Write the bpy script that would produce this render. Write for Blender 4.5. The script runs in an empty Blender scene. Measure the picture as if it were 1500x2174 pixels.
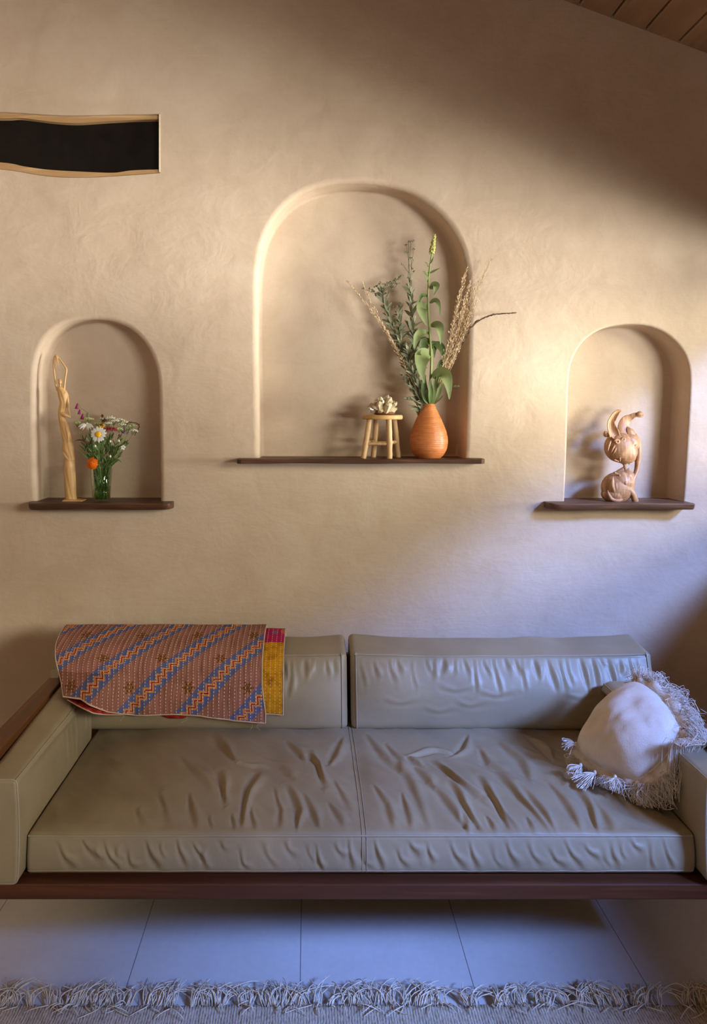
import bpy, bmesh, math, random
import numpy as np
from mathutils import Vector, Matrix
random.seed(7); rng = np.random.default_rng(7)
scn = bpy.context.scene
COL = scn.collection
PI = math.pi

# ------------------------------------------------------------------ camera
F = 1600.0                       # focal length in pixels of the 1500 x 2174 frame
CX, CY, CH = 655.0, 880.0, 1.5   # vanishing point of the depth lines, eye height
cam = bpy.data.cameras.new('camera'); cam_o = bpy.data.objects.new('camera', cam); COL.objects.link(cam_o)
cam.sensor_fit = 'VERTICAL'; cam.sensor_height = 36.0; cam.sensor_width = 36.0
cam.lens = F / 2174 * 36.0
cam.shift_x = (750 - CX) / 2174; cam.shift_y = -(1087 - CY) / 2174
cam_o.location = (0, 0, CH); cam_o.rotation_euler = (PI / 2, 0, 0)
cam.clip_start = 0.05
scn.camera = cam_o

# ------------------------------------------------------------------ light
world = bpy.data.worlds.new('world'); scn.world = world; world.use_nodes = True
world.node_tree.nodes['Background'].inputs[0].default_value = (1.0, 0.72, 0.46, 1)
world.node_tree.nodes['Background'].inputs[1].default_value = 0.04

def area(name, loc, target, sx, sy, power, col, spread=180):
    l = bpy.data.lights.new(name, 'AREA'); l.shape = 'RECTANGLE'; l.size = sx; l.size_y = sy
    l.energy = power; l.color = col; l.spread = math.radians(spread)
    o = bpy.data.objects.new(name, l); COL.objects.link(o); o.location = loc
    d = Vector(target) - Vector(loc); o.rotation_euler = d.to_track_quat('-Z', 'Y').to_euler()
    return o
# sunlit ground and planting outside the side window: pale warm, level or shining slightly upwards
area('daylight_ground', (8.3, -8.5, 0.0), (0.2, 2.95, 1.7), 4.4, 2.6, 1720, (0.98, 1.0, 0.97))
# the same garden at a grazing angle along the wall
area('daylight_garden', (10.3, 0.3, 0.2), (0.0, 2.95, 1.7), 2.2, 4.0, 2550, (1.0, 0.99, 0.94))
# low pale sky, shines slightly downwards
area('daylight_horizon', (11.0, -7.0, 4.4), (0.2, 2.95, 1.2), 4.6, 3.0, 1450, (1.0, 0.99, 0.86))
# open sky seen high through the same window: blue, shines down on sofa and floor
area('daylight_sky', (9.6, -7.0, 8.5), (0.4, 2.1, 0.5), 3.4, 1.9, 5600, (0.21, 0.37, 1.0))
# added fill light behind the camera, dim and soft; no window is built there
area('fill_behind_camera', (-1.2, -4.4, 2.2), (0.0, 2.9, 1.4), 3.0, 2.0, 11, (1.0, 0.86, 0.68))
vs = scn.view_settings
vs.view_transform = 'Standard'; vs.look = 'None'; vs.gamma = 1.0; vs.exposure = 0.03
vs.use_curve_mapping = False
try:
    scn.cycles.use_denoising = True
    scn.cycles.max_bounces = 8; scn.cycles.transparent_max_bounces = 16
    scn.cycles.sample_clamp_indirect = 6.0
    scn.cycles.caustics_reflective = False; scn.cycles.caustics_refractive = False
except Exception: pass

# ------------------------------------------------------------------ helpers
def P(px, py, Y):                # a point at depth Y seen at a photograph pixel
    return Vector(((px - CX) * Y / F, Y, CH - (py - CY) * Y / F))
def lin(r, g, b):
    f = lambda c: (c / 255 / 12.92) if c / 255 <= 0.04045 else ((c / 255 + 0.055) / 1.055) ** 2.4
    return (f(r), f(g), f(b), 1.0)

class MB:
    def __init__(s): s.v = []; s.f = []; s.m = []
    def add(s, verts, faces, mi=0):
        k = len(s.v); s.v.extend([tuple(p) for p in verts])
        s.f.extend([tuple(i + k for i in f) for f in faces]); s.m.extend([mi] * len(faces)); return s
    def grid(s, pts, closed_u=False, closed_v=False, mi=0):      # pts[i][j]
        n = len(pts); m = len(pts[0]); fs = []
        for i in range(n if closed_u else n - 1):
            for j in range(m if closed_v else m - 1):
                i2 = (i + 1) % n; j2 = (j + 1) % m
                fs.append((i * m + j, i2 * m + j, i2 * m + j2, i * m + j2))
        return s.add([p for r in pts for p in r], fs, mi)
    def box(s, a, b, mi=0):
        x0, y0, z0 = a; x1, y1, z1 = b
        v = [(x0,y0,z0),(x1,y0,z0),(x1,y1,z0),(x0,y1,z0),(x0,y0,z1),(x1,y0,z1),(x1,y1,z1),(x0,y1,z1)]
        return s.add(v, [(0,3,2,1),(4,5,6,7),(0,1,5,4),(1,2,6,5),(2,3,7,6),(3,0,4,7)], mi)
    def tube(s, pts, rad, n=8, mi=0, flat=1.0, up=None, caps=True):
        pts = [Vector(p) for p in pts]
        if not hasattr(rad, '__len__'): rad = [rad] * len(pts)
        T = []
        for i in range(len(pts)):
            t = pts[min(i + 1, len(pts) - 1)] - pts[max(i - 1, 0)]
            T.append(t.normalized() if t.length > 1e-9 else Vector((0, 0, 1)))
        u = Vector(up) if up else (Vector((0, 1, 0)) if abs(T[0].y) < 0.9 else Vector((1, 0, 0)))
        rows = []
        for p, t, r in zip(pts, T, rad):
            u = (u - t * u.dot(t))
            u = u.normalized() if u.length > 1e-6 else t.orthogonal().normalized()
            w = t.cross(u)
            rows.append([p + (w * math.cos(a) + u * math.sin(a) * flat) * r for a in [2 * PI * k / n for k in range(n)]])
        k = len(s.v); s.grid(rows, closed_v=True, mi=mi)
        if caps:
            s.f.append(tuple(k + j for j in range(n))[::-1]); s.m.append(mi)
            e = k + (len(rows) - 1) * n; s.f.append(tuple(e + j for j in range(n))); s.m.append(mi)
        return s
    def lathe(s, c, prof, n=48, mi=0):           # prof: (r, z)
        c = Vector(c)
        rows = [[c + Vector((r * math.cos(a), r * math.sin(a), z)) for a in [2 * PI * k / n for k in range(n)]] for r, z in prof]
        return s.grid(rows, closed_v=True, mi=mi)
    def ell(s, c, r, rot=None, nu=16, nv=10, mi=0):
        c = Vector(c); R = rot or Matrix.Identity(3); rows = []
        for i in range(nv + 1):
            th = PI * i / nv
            rows.append([c + R @ Vector((r[0] * math.sin(th) * math.cos(2 * PI * j / nu), r[1] * math.sin(th) * math.sin(2 * PI * j / nu), r[2] * math.cos(th))) for j in range(nu)])
        return s.grid(rows, closed_v=True, mi=mi)
    def leaf(s, p0, p1, p2, w, face=(0, -1, 0), fold=0.25, n=9, mi=0, wav=0.0, shape=0.75):
        p0, p1, p2 = Vector(p0), Vector(p1), Vector(p2); face = Vector(face); rows = []
        for i in range(n + 1):
            t = i / n; p = p0 * (1 - t) ** 2 + p1 * 2 * t * (1 - t) + p2 * t * t
            tg = ((p1 - p0) * 2 * (1 - t) + (p2 - p1) * 2 * t)
            tg = tg.normalized() if tg.length > 1e-9 else Vector((0, 0, 1))
            sd = tg.cross(face); sd = sd.normalized() if sd.length > 1e-5 else tg.orthogonal().normalized()
            nn = sd.cross(tg)
            hw = w / 2 * (math.sin(PI * min(1, t * 0.94 + 0.03) ** shape)) + 0.0002
            row = []
            for q in (-1, -0.55, 0, 0.55, 1):
                lift = fold * abs(q) * hw + wav * hw * math.sin(t * 9 + q * 2) * abs(q)
                row.append(p + sd * q * hw + nn * lift)
            rows.append(row)
        return s.grid(rows, mi=mi)

def smooth_path(pts, n=24):
    pts = [Vector(p) for p in pts]
    if len(pts) < 3: return [pts[0].lerp(pts[-1], i / (n - 1)) for i in range(n)]
    q = [pts[0] * 2 - pts[1]] + pts + [pts[-1] * 2 - pts[-2]]; out = []
    m = len(pts) - 1
    for k in range(n):
        t = k / (n - 1) * m; i = min(int(t), m - 1); t -= i
        a, b, c, d = q[i], q[i + 1], q[i + 2], q[i + 3]
        out.append(0.5 * ((2 * b) + (c - a) * t + (2 * a - 5 * b + 4 * c - d) * t * t + (3 * b - a - 3 * c + d) * t ** 3))
    return out
def interp(xs, tab):             # tab [(x, v)] piecewise linear
    a = np.array(tab, float); return np.interp(xs, a[:, 0], a[:, 1])

def mesh_obj(name, mb, mats, smooth=True, angle=None, origin=None, parent=None):
    me = bpy.data.meshes.new(name)
    off = Vector(origin) if origin is not None else Vector((0, 0, 0))
    V = np.array([tuple(v) for v in mb.v], float) - np.array(tuple(off))
    me.from_pydata(V.tolist(), [], mb.f)
    if not isinstance(mats, (list, tuple)): mats = [mats]
    for m in mats: me.materials.append(m)
    if len(mats) > 1: me.polygons.foreach_set('material_index', mb.m)
    me.polygons.foreach_set('use_smooth', [smooth] * len(me.polygons))
    if smooth and angle: me.set_sharp_from_angle(angle=math.radians(angle))
    me.update()
    o = bpy.data.objects.new(name, me); COL.objects.link(o)
    if parent is not None: o.parent = parent
    elif origin is not None: o.location = off
    return o
def tag(o, label=None, cat=None, group=None, kind=None):
    if label: o['label'] = label
    if cat: o['category'] = cat
    if group: o['group'] = group
    if kind: o['kind'] = kind
    return o
def thing(name, loc, label, cat, group=None):
    o = bpy.data.objects.new(name, None); COL.objects.link(o); o.location = loc; o.empty_display_size = 0.05
    return tag(o, label, cat, group)
def root_of(o):
    while o.parent: o = o.parent
    return o
def part(name, mb, mat, parent, smooth=True, angle=None, label=None, kind=None):
    r = root_of(parent)
    o = mesh_obj(name, mb, mat, smooth, angle, origin=r.location, parent=parent)
    return tag(o, label, None, None, kind)
def bevel(o, w=0.003, seg=2):
    m = o.modifiers.new('bevel', 'BEVEL'); m.width = w; m.segments = seg; m.limit_method = 'ANGLE'; m.angle_limit = math.radians(40); return o

# ------------------------------------------------------------------ materials
class E:                         # a node socket with arithmetic
    def __init__(s, nt, k): s.nt = nt; s.k = k
    def _op(s, op, *b):
        n = s.nt.nodes.new('ShaderNodeMath'); n.operation = op
        for i, x in enumerate((s,) + b):
            if isinstance(x, E): s.nt.links.new(x.k, n.inputs[i])
            else: n.inputs[i].default_value = x
        return E(s.nt, n.outputs[0])
    def __add__(s, o): return s._op('ADD', o)
    __radd__ = __add__
    def __sub__(s, o): return s._op('SUBTRACT', o)
    def __rsub__(s, o): return (s * -1.0) + o
    def __mul__(s, o): return s._op('MULTIPLY', o)
    __rmul__ = __mul__
    def __truediv__(s, o): return s._op('DIVIDE', o)
    def lt(s, o): return s._op('LESS_THAN', o)
    def gt(s, o): return s._op('GREATER_THAN', o)
    def mx(s, o): return s._op('MAXIMUM', o)
    def mn(s, o): return s._op('MINIMUM', o)
    def fract(s): return s._op('FRACT')
    def floor(s): return s._op('FLOOR')
    def abs(s): return s._op('ABSOLUTE')
    def sin(s): return s._op('SINE')
    def cos(s): return s._op('COSINE')
    def sqrt(s): return s._op('SQRT')
    def atan2(s, o): return s._op('ARCTAN2', o)
class Mat:
    def __init__(s, name, rough=0.6, spec=0.4):
        s.m = bpy.data.materials.new(name); s.m.use_nodes = True; s.nt = s.m.node_tree
        s.b = s.nt.nodes['Principled BSDF']; s.b.inputs['Roughness'].default_value = rough
        s.b.inputs['Specular IOR Level'].default_value = spec
        s.tc = s.nt.nodes.new('ShaderNodeTexCoord')
    def link(s, a, b): s.nt.links.new(a.k if isinstance(a, E) else a, b)
    def coord(s, kind='Object', scale=(1, 1, 1), rot=(0, 0, 0)):
        mp = s.nt.nodes.new('ShaderNodeMapping'); mp.inputs['Scale'].default_value = scale; mp.inputs['Rotation'].default_value = rot
        s.link(s.tc.outputs[kind], mp.inputs[0]); return mp.outputs[0]
    def xyz(s, kind='Object'):
        n = s.nt.nodes.new('ShaderNodeSeparateXYZ'); s.link(s.tc.outputs[kind], n.inputs[0])
        return [E(s.nt, n.outputs[i]) for i in range(3)]
    def noise(s, scale, detail=4, rough=0.55, vec=None, dist=0.0):
        n = s.nt.nodes.new('ShaderNodeTexNoise'); n.inputs['Scale'].default_value = scale; n.inputs['Detail'].default_value = detail
        n.inputs['Roughness'].default_value = rough; n.inputs['Distortion'].default_value = dist
        s.link(vec if vec is not None else s.coord(), n.inputs['Vector']); return E(s.nt, n.outputs['Fac'])
    def ramp(s, fac, stops):
        n = s.nt.nodes.new('ShaderNodeValToRGB'); cr = n.color_ramp
        while len(cr.elements) < len(stops): cr.elements.new(0.5)
        for e, (p, c) in zip(cr.elements, stops): e.position = p; e.color = c
        s.link(fac, n.inputs[0]); return n.outputs[0]
    def mix(s, fac, a, b):
        n = s.nt.nodes.new('ShaderNodeMix'); n.data_type = 'RGBA'
        for x, i in ((fac, 0), (a, 6), (b, 7)):
            if isinstance(x, (tuple, list)): n.inputs[i].default_value = x
            elif isinstance(x, (int, float)): n.inputs[i].default_value = x
            else: s.link(x, n.inputs[i])
        return n.outputs[2]
    def color(s, c):
        if isinstance(c, (tuple, list)): s.b.inputs['Base Color'].default_value = c
        else: s.link(c, s.b.inputs['Base Color'])
        return s
    def bump(s, h, strength=0.3, dist=0.01):
        n = s.nt.nodes.new('ShaderNodeBump'); n.inputs['Strength'].default_value = strength; n.inputs['Distance'].default_value = dist
        s.link(h, n.inputs['Height']); s.link(n.outputs[0], s.b.inputs['Normal']); return s

def simple(name, c, rough=0.6, var=0.12, scale=40, bump=0.0, spec=0.4, sub=0.0, trans=0.0):
    m = Mat(name, rough, spec); n = m.noise(scale, 3)
    a = tuple(max(0, x * (1 - var)) for x in c[:3]) + (1,); b = tuple(min(1, x * (1 + var)) for x in c[:3]) + (1,)
    m.color(m.ramp(n, [(0.3, a), (0.7, b)]))
    if bump: m.bump(n, bump, 0.003)
    if sub: m.b.inputs['Subsurface Weight'].default_value = sub; m.b.inputs['Subsurface Radius'].default_value = (0.01, 0.006, 0.004)
    if trans:
        t = m.nt.nodes.new('ShaderNodeBsdfTranslucent'); t.inputs[0].default_value = c
        x = m.nt.nodes.new('ShaderNodeMixShader'); x.inputs[0].default_value = trans
        out = m.nt.nodes['Material Output']; m.link(m.b.outputs[0], x.inputs[1]); m.link(t.outputs[0], x.inputs[2]); m.link(x.outputs[0], out.inputs[0])
    return m.m
def wood(name, c1, c2, axis=0, grain=14, stretch=0.06, rough=0.5, rings=0.5, bump=0.15):
    m = Mat(name, rough, 0.35); sc = [1, 1, 1]; sc[axis] = stretch
    v = m.coord(scale=tuple(sc)); a = m.noise(grain, 5, 0.6, v, 0.6); b = m.noise(grain * 6, 3, 0.6, v)
    w = ((a * 22.0).sin() * 0.5 + 0.5) * rings + a * (1.0 - rings)
    f = w * 0.75 + b * 0.25
    m.color(m.ramp(f, [(0.15, c1), (0.85, c2)])); m.bump(f, bump, 0.002); return m.m

def plaster():
    m = Mat('plaster', 0.78, 0.22)
    a = m.noise(1.3, 6, 0.6); b = m.noise(7, 5, 0.6, dist=0.8); c = m.noise(60, 3)
    f = a * 0.6 + b * 0.3 + c * 0.1
    m.color(m.ramp(f, [(0.32, lin(184, 160, 134)), (0.5, lin(198, 175, 149)), (0.68, lin(208, 188, 164))]))
    tr = m.noise(9, 4, 0.7, m.coord(scale=(0.35, 1, 1.2), rot=(0, 0.5, 0)), 1.2)
    h = a * 1.6 + b * 0.35 + tr * 0.25 + c * 0.04
    m.bump(h, 0.32, 0.03); return m.m
M = {}
M['plaster'] = plaster()
def tile():
    m = Mat('floor_tile', 0.42, 0.35); x, y, z = m.xyz()
    X = ((x + 0.0225 + 4.55) / 0.455).fract(); Y = ((y - 1.895 + 9.1) / 0.455).fract()
    d = X.mn(1.0 - X).mn(Y.mn(1.0 - Y)); j = d.lt(0.0022)
    n = m.noise(3, 5); k = m.noise(45, 3)
    base = m.ramp(n * 0.7 + k * 0.3, [(0.3, lin(196, 191, 184)), (0.7, lin(214, 209, 202))])
    m.color(m.mix(j, base, lin(104, 99, 94)))
    m.bump((1.0 - j) + k * 0.08, 0.25, 0.002); return m.m
M['tile'] = tile()
M['ceiling_wood'] = wood('ceiling_wood', lin(150, 116, 86), lin(180, 146, 112), 1, 9, 0.12, 0.6, 0.35)
M['walnut'] = wood('dark_walnut', lin(52, 33, 22), lin(112, 76, 52), 0, 16, 0.07, 0.45, 0.4)
M['walnut_pale'] = wood('grey_walnut', lin(70, 48, 33), lin(140, 102, 72), 0, 16, 0.07, 0.5, 0.4)
M['frame_x'] = wood('sofa_wood_long', lin(58, 30, 18), lin(104, 60, 36), 0, 14, 0.05, 0.42, 0.35)
M['frame_y'] = wood('sofa_wood_deep', lin(74, 42, 20), lin(126, 80, 42), 1, 14, 0.05, 0.42, 0.35)
M['honey'] = wood('honey_wood', lin(158, 118, 74), lin(200, 164, 118), 0, 16, 0.1, 0.55, 0.4)
M['carve_pale'] = wood('pale_carving_wood', lin(196, 150, 92), lin(226, 184, 128), 2, 30, 0.12, 0.5, 0.3)
M['carve_dark'] = wood('suar_carving_wood', lin(138, 92, 56), lin(204, 156, 108), 2, 34, 0.25, 0.42, 0.4)
M['stool_wood'] = wood('stool_wood', lin(176, 136, 88), lin(224, 188, 138), 2, 40, 0.12, 0.6, 0.35)
M['stool_top'] = wood('stool_top_wood', lin(178, 132, 76), lin(220, 176, 114), 0, 40, 0.12, 0.55, 0.35)
M['black'] = simple('black_panel', lin(16, 13, 11), 0.3, 0.4, 20, spec=0.35)
def leather(name, c, rough=0.47):
    m = Mat(name, rough, 0.5); n = m.noise(5, 5); g = m.noise(420, 2); w = m.noise(16, 4, 0.5, dist=0.5)
    a = tuple(x * 0.86 for x in c[:3]) + (1,); b = tuple(x * 1.1 for x in c[:3]) + (1,)
    m.color(m.ramp(n, [(0.3, a), (0.7, b)])); m.bump(g * 0.05 + w * 0.5, 0.28, 0.008); return m.m
M['leather'] = leather('olive_taupe_leather', lin(152, 137, 109))
M['seam'] = leather('leather_piping', lin(160, 148, 126), 0.5)
M['stitch'] = simple('stitch_thread', lin(120, 106, 84), 0.7)
M['linen'] = None
def fabric(name, c1, c2, ws=420, rough=0.85):
    m = Mat(name, rough, 0.2); x = m.noise(ws, 2, 0.5, m.coord(scale=(1, 1, 0.25))); y = m.noise(ws, 2, 0.5, m.coord(scale=(0.25, 1, 1))); n = m.noise(14, 4)
    m.color(m.ramp(n * 0.6 + x * 0.2 + y * 0.2, [(0.35, c1), (0.65, c2)])); m.bump(x + y + n * 0.8, 0.3, 0.002); return m.m
M['linen'] = fabric('washed_linen', lin(206, 190, 172), lin(226, 213, 198))
M['thread'] = simple('linen_thread', lin(222, 210, 195), 0.85, 0.08)
M['rug_thread'] = simple('rug_fringe_thread', lin(214, 198, 172), 0.9, 0.2, 60)

# ------------------------------------------------------------------ the room shell
W = 2.95; ND = 0.125
XR, XL, YF = 1.90, -2.6, -4.5
ceil_z = lambda x: 3.10 - 0.37 * (x - 1.056)
def wp(px, py): p = P(px, py, W); return (p.x, p.z)

def arch(pts, n_side=10):        # smooth outline through traced pixels, first and last on the shelf line
    q = [Vector((a, b, 0)) for a, b in (wp(*p) for p in pts)]
    return [(v.x, v.y) for v in smooth_path(q, 96)]
niche_px = {
 'left': [(77,1068),(74,980),(72.5,880),(73,800),(80,757),(95,722),(120,697),(154,682),(200,677),(245,684),(280,701),(308,730),(327,768),(335,810),(337,880),(339,980),(340,1068)],
 'center': [(550,974),(549,880),(547,760),(547,640),(549,570),(561,508),(586,460),(620,424),(664,400),(715,389),(770,387),(825,394),(872,409),(915,436),(952,474),(978,520),(990,570),(994,640),(993,730),(989,860),(985,974)],
 'right': [(1198,1068),(1202,980),(1205,880),(1208,800),(1216,762),(1236,728),(1264,705),(1300,692),(1343,688),(1385,694),(1420,712),(1447,740),(1461,772),(1465,812),(1462,880),(1456,980),(1450,1068)]}
slot_top = [(-160,236),(0,237),(130,244),(260,242),(339,242)]
slot_bot = [(339,367),(270,372),(200,376),(130,376),(80,371),(0,359),(-160,350)]
def offset_loop(loop, d):        # closed loop, positive = outward for counter-clockwise
    out = []; n = len(loop)
    ar = sum(loop[i][0] * loop[(i + 1) % n][1] - loop[(i + 1) % n][0] * loop[i][1] for i in range(n))
    sg = 1 if ar > 0 else -1
    for i in range(n):
        a = Vector(loop[i - 1]); b = Vector(loop[i]); c = Vector(loop[(i + 1) % n])
        t1 = (b - a).normalized(); t2 = (c - b).normalized()
        n1 = Vector((t1.y, -t1.x)) * sg; n2 = Vector((t2.y, -t2.x)) * sg
        nn = n1 + n2; nn = nn.normalized() if nn.length > 1e-6 else n1
        k = 1 / max(0.55, nn.dot(n1)); p = b + nn * d * k
        out.append((p.x, p.y))
    return out
bm = bmesh.new()
def ring_edges(vs): return [bm.edges.new((vs[i], vs[(i + 1) % len(vs)])) for i in range(len(vs))]
rect = [(XL, 0), (XR, 0), (XR, ceil_z(XR)), (XL, ceil_z(XL))]
edges = ring_edges([bm.verts.new((x, W, z)) for x, z in rect])
rim = {'left': 0.020, 'center': 0.024, 'right': 0.010}
for nm, px in niche_px.items():
    loop = arch(px); loop.append(((loop[0][0] + loop[-1][0]) / 2, loop[0][1]))
    r = rim[nm]; stations = []
    for k in range(7):            # rounded lip
        a = PI / 2 * k / 6; stations.append((r * (1 - math.sin(a)), W + r * (1 - math.cos(a))))
    stations += [(-0.0005, W + 0.06), (-0.001, W + ND - 0.012)]
    for k in range(1, 4):
        a = PI / 2 * k / 3; stations.append((-0.001 - 0.012 * (1 - math.cos(a)), W + ND - 0.012 + 0.012 * math.sin(a)))
    prev = None
    for i, (off, y) in enumerate(stations):
        lp = offset_loop(loop, off)
        # keep the foot of the niche on the shelf line
        vsn = [bm.verts.new((x, y, z)) for x, z in lp]
        if i == 0: edges += ring_edges(vsn)
        if prev:
            for j in range(len(vsn)):
                j2 = (j + 1) % len(vsn); bm.faces.new((prev[j], prev[j2], vsn[j2], vsn[j]))
        prev = vsn
    bm.faces.new(prev)
# straight slot for the black panel
slot = [wp(*p) for p in [(v.x, v.y) for v in smooth_path([Vector((a, b, 0)) for a, b in slot_top], 40)]] + \
       [wp(*p) for p in [(v.x, v.y) for v in smooth_path([Vector((a, b, 0)) for a, b in slot_bot], 50)]]
prev = None
for i, y in enumerate((W, W + 0.002, W + 0.07)):
    lp = offset_loop(slot, 0.0015 if i == 0 else 0)
    vsn = [bm.verts.new((x, y, z)) for x, z in lp]
    if i == 0: edges += ring_edges(vsn)
    if prev:
        for j in range(len(vsn)):
            j2 = (j + 1) % len(vsn); bm.faces.new((prev[j], prev[j2], vsn[j2], vsn[j]))
    prev = vsn
bm.faces.new(prev)
bmesh.ops.triangle_fill(bm, use_beauty=True, use_dissolve=False, edges=edges)
bmesh.ops.recalc_face_normals(bm, faces=bm.faces)
me = bpy.data.meshes.new('wall_back'); bm.to_mesh(me); bm.free()
me.polygons.foreach_set('use_smooth', [True] * len(me.polygons)); me.set_sharp_from_angle(angle=math.radians(35))
me.materials.append(M['plaster'])
wall_back = bpy.data.objects.new('wall_back', me); COL.objects.link(wall_back); tag(wall_back, kind='structure')

mb = MB(); mb.box((XL, YF, -0.05), (XR, W + 0.2, 0)); tag(mesh_obj('floor', mb, M['tile'], False), kind='structure')
# side wall with its long high window, just outside the picture
WY0, WY1, WZ0, WZ1 = -1.9, 2.78, 1.17, 2.10
mb = MB(); zt = ceil_z(XR) + 0.02
mb.box((XR, YF, 0), (XR + 0.1, W, WZ0)); mb.box((XR, YF, WZ1), (XR + 0.1, W, zt))
mb.box((XR, YF, WZ0), (XR + 0.1, WY0, WZ1)); mb.box((XR, WY1, WZ0), (XR + 0.1, W, WZ1))
tag(mesh_obj('wall_right', mb, M['plaster'], False), kind='structure')
mb = MB(); e = 0.025
mb.box((XR + .03, WY0, WZ0), (XR + .07, WY1, WZ0 + e)); mb.box((XR + .03, WY0, WZ1 - e), (XR + .07, WY1, WZ1))
mb.box((XR + .03, WY0, WZ0 + e), (XR + .07, WY0 + e, WZ1 - e)); mb.box((XR + .03, WY1 - e, WZ0 + e), (XR + .07, WY1, WZ1 - e))
tag(mesh_obj('window_1', mb, M['frame_y'], False), kind='structure')
mb = MB(); mb.box((XL - 0.1, YF, 0), (XL, W, ceil_z(XL))); tag(mesh_obj('wall_left', mb, M['plaster'], False), kind='structure')
# sloping plank ceiling, boards run towards the wall
mb = MB(); pw = 0.1303; x = 1.056 - pw * 29
while x < XR + 0.1:
    g = 0.0035
    q = [(x + g, 0), (x + g * 2.2, -0.004), (x + pw - g * 2.2, -0.004), (x + pw - g, 0)]
    low = [(xx, ceil_z(xx) + dz + 0.004) for xx, dz in q]
    ring = low + [(x + pw - g, ceil_z(x + pw - g) + 0.02), (x + g, ceil_z(x + g) + 0.02)]
    a = [(xx, YF, zz) for xx, zz in ring]; b = [(xx, W, zz) for xx, zz in ring]; n = len(ring)
    mb.add(a + b, [(i, (i + 1) % n, n + (i + 1) % n, n + i) for i in range(n)] + [tuple(range(n))[::-1], tuple(range(n, 2 * n))])
    x += pw
mb.add([(XL, YF, ceil_z(XL) + .021), (XR + .1, YF, ceil_z(XR + .1) + .021), (XR + .1, W, ceil_z(XR + .1) + .021), (XL, W, ceil_z(XL) + .021),
        (XL, YF, ceil_z(XL) + .06), (XR + .1, YF, ceil_z(XR + .1) + .06), (XR + .1, W, ceil_z(XR + .1) + .06), (XL, W, ceil_z(XL) + .06)],
       [(0,3,2,1),(4,5,6,7),(0,1,5,4),(1,2,6,5),(2,3,7,6),(3,0,4,7)])
tag(mesh_obj('ceiling', mb, M['ceiling_wood'], False), kind='structure')

# ------------------------------------------------------------------ black panel with wavy wood edging
t = thing('inset_panel', (P(90, 300, W).x, W + 0.065, P(90, 360, W).z), 'long black inset panel with wavy pale wood edging, sunk into the wall at upper left', 'panel')
blk_top = [(-160,247),(0,249),(40,248),(107,256),(160,259),(227,255),(290,252),(338,251)]
blk_bot = [(-160,336),(0,344),(53,353),(107,360),(180,364),(240,366),(280,361),(338,359)]
def strip_between(top, bot, y0, y1):
    m = MB(); xs = np.linspace(-158, 338.6, 70); r0, r1 = [], []
    a = smooth_path([Vector((p, q, 0)) for p, q in top], 300); b = smooth_path([Vector((p, q, 0)) for p, q in bot], 300)
    ta = interp(xs, [(v.x, v.y) for v in a]); tb = interp(xs, [(v.x, v.y) for v in b])
    rows = []
    for x, u, d in zip(xs, ta, tb):
        X, Zu = wp(x, u); _, Zd = wp(x, d)
        rows.append([(X, y1, Zu), (X, y0, Zu), (X, y0, Zd), (X, y1, Zd)])
    m.grid(rows, closed_v=True); n = len(rows) - 1
    m.f.append((3, 2, 1, 0)); m.m.append(0); m.f.append((n * 4, n * 4 + 1, n * 4 + 2, n * 4 + 3)); m.m.append(0)
    return m
part('panel', strip_between([(a, b - 3) for a, b in blk_top], [(a, b + 3) for a, b in blk_bot], W + 0.034, W + 0.062), M['black'], t, True, 30)
part('wood_edging', strip_between([(a, b + 0.7) for a, b in slot_top], blk_top, W + 0.010, W + 0.062), M['honey'], t, True, 30, label='upper wavy wood edging')
part('wood_edging', strip_between(blk_bot, [(a, b - 0.7) for a, b in slot_bot[::-1]], W + 0.004, W + 0.062), M['honey'], t, True, 30, label='lower wavy wood edging')

m = MB(); a = P(337.4, 243, W); b = P(340.2, 365.5, W); m.box((a.x, W - .0025, b.z), (b.x, W + .05, a.z)); part('end_strip', m, simple('pale_end_strip', lin(226, 208, 176), .7), t, False, label='thin pale strip at the right end')  # thin pale box, slightly proud of the wall, at the slot's right end

# ------------------------------------------------------------------ niche shelves
def shelf(name, x0, x1, ytop, ybot, label, mat, seed, yf=2.868, rnd=(0.05, 0.05), cham=0.3):
    r = random.Random(seed); z1 = P(0, ytop, yf).z; z0 = P(0, ybot, yf).z; X0 = P(x0, 0, yf).x; X1 = P(x1, 0, yf).x
    # the part inside the niche is narrower than the overhanging front
    nn = 60; front = []
    for i in range(nn + 1):
        u = i / nn; X = X0 + (X1 - X0) * u; d = min(X - X0, X1 - X)
        rr = rnd[0] if u < .5 else rnd[1]
        inset = 0 if d >= rr else (rr - math.sqrt(max(0, rr * rr - (rr - d) ** 2))) * 0.9
        front.append((X, yf + inset + 0.003 * math.sin(X * 9 + seed) + 0.0015 * math.sin(X * 31 + seed)))
    rows = []
    for X, y in front:
        b = W - 0.0005; h = z1 - z0; wv = 0.0012 * math.sin(X * 14 + seed)
        y = min(y, b - 0.004)
        rows.append([(X, b, z1), (X, y + h * 0.15, z1 + wv * .3), (X, y, z1 - h * 0.15 + wv), (X, y + h * cham * .4, z0 + h * 0.3), (X, y + h * cham, z0 + wv), (X, b, z0)])
    m = MB(); m.grid(rows, closed_v=True)
    m.f.append(tuple(range(6))[::-1]); m.m.append(0); k = nn * 6; m.f.append(tuple(k + j for j in range(6))); m.m.append(0)
    return m, z1, z0
def make_shelf(nm, args, label):
    m, z1, z0 = shelf('shelf', *args)
    lp = arch(niche_px[nm]); xa, xb = lp[0][0] + 0.004, lp[-1][0] - 0.004
    m.box((xa, W - 0.01, z0 + 0.002), (xb, W + ND - 0.001, z1 - 0.0002))
    o = mesh_obj('niche_shelf', m, args[5], True, 35, origin=((xa + xb) / 2, W, z0)); tag(o, label, 'shelf'); return z1
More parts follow.
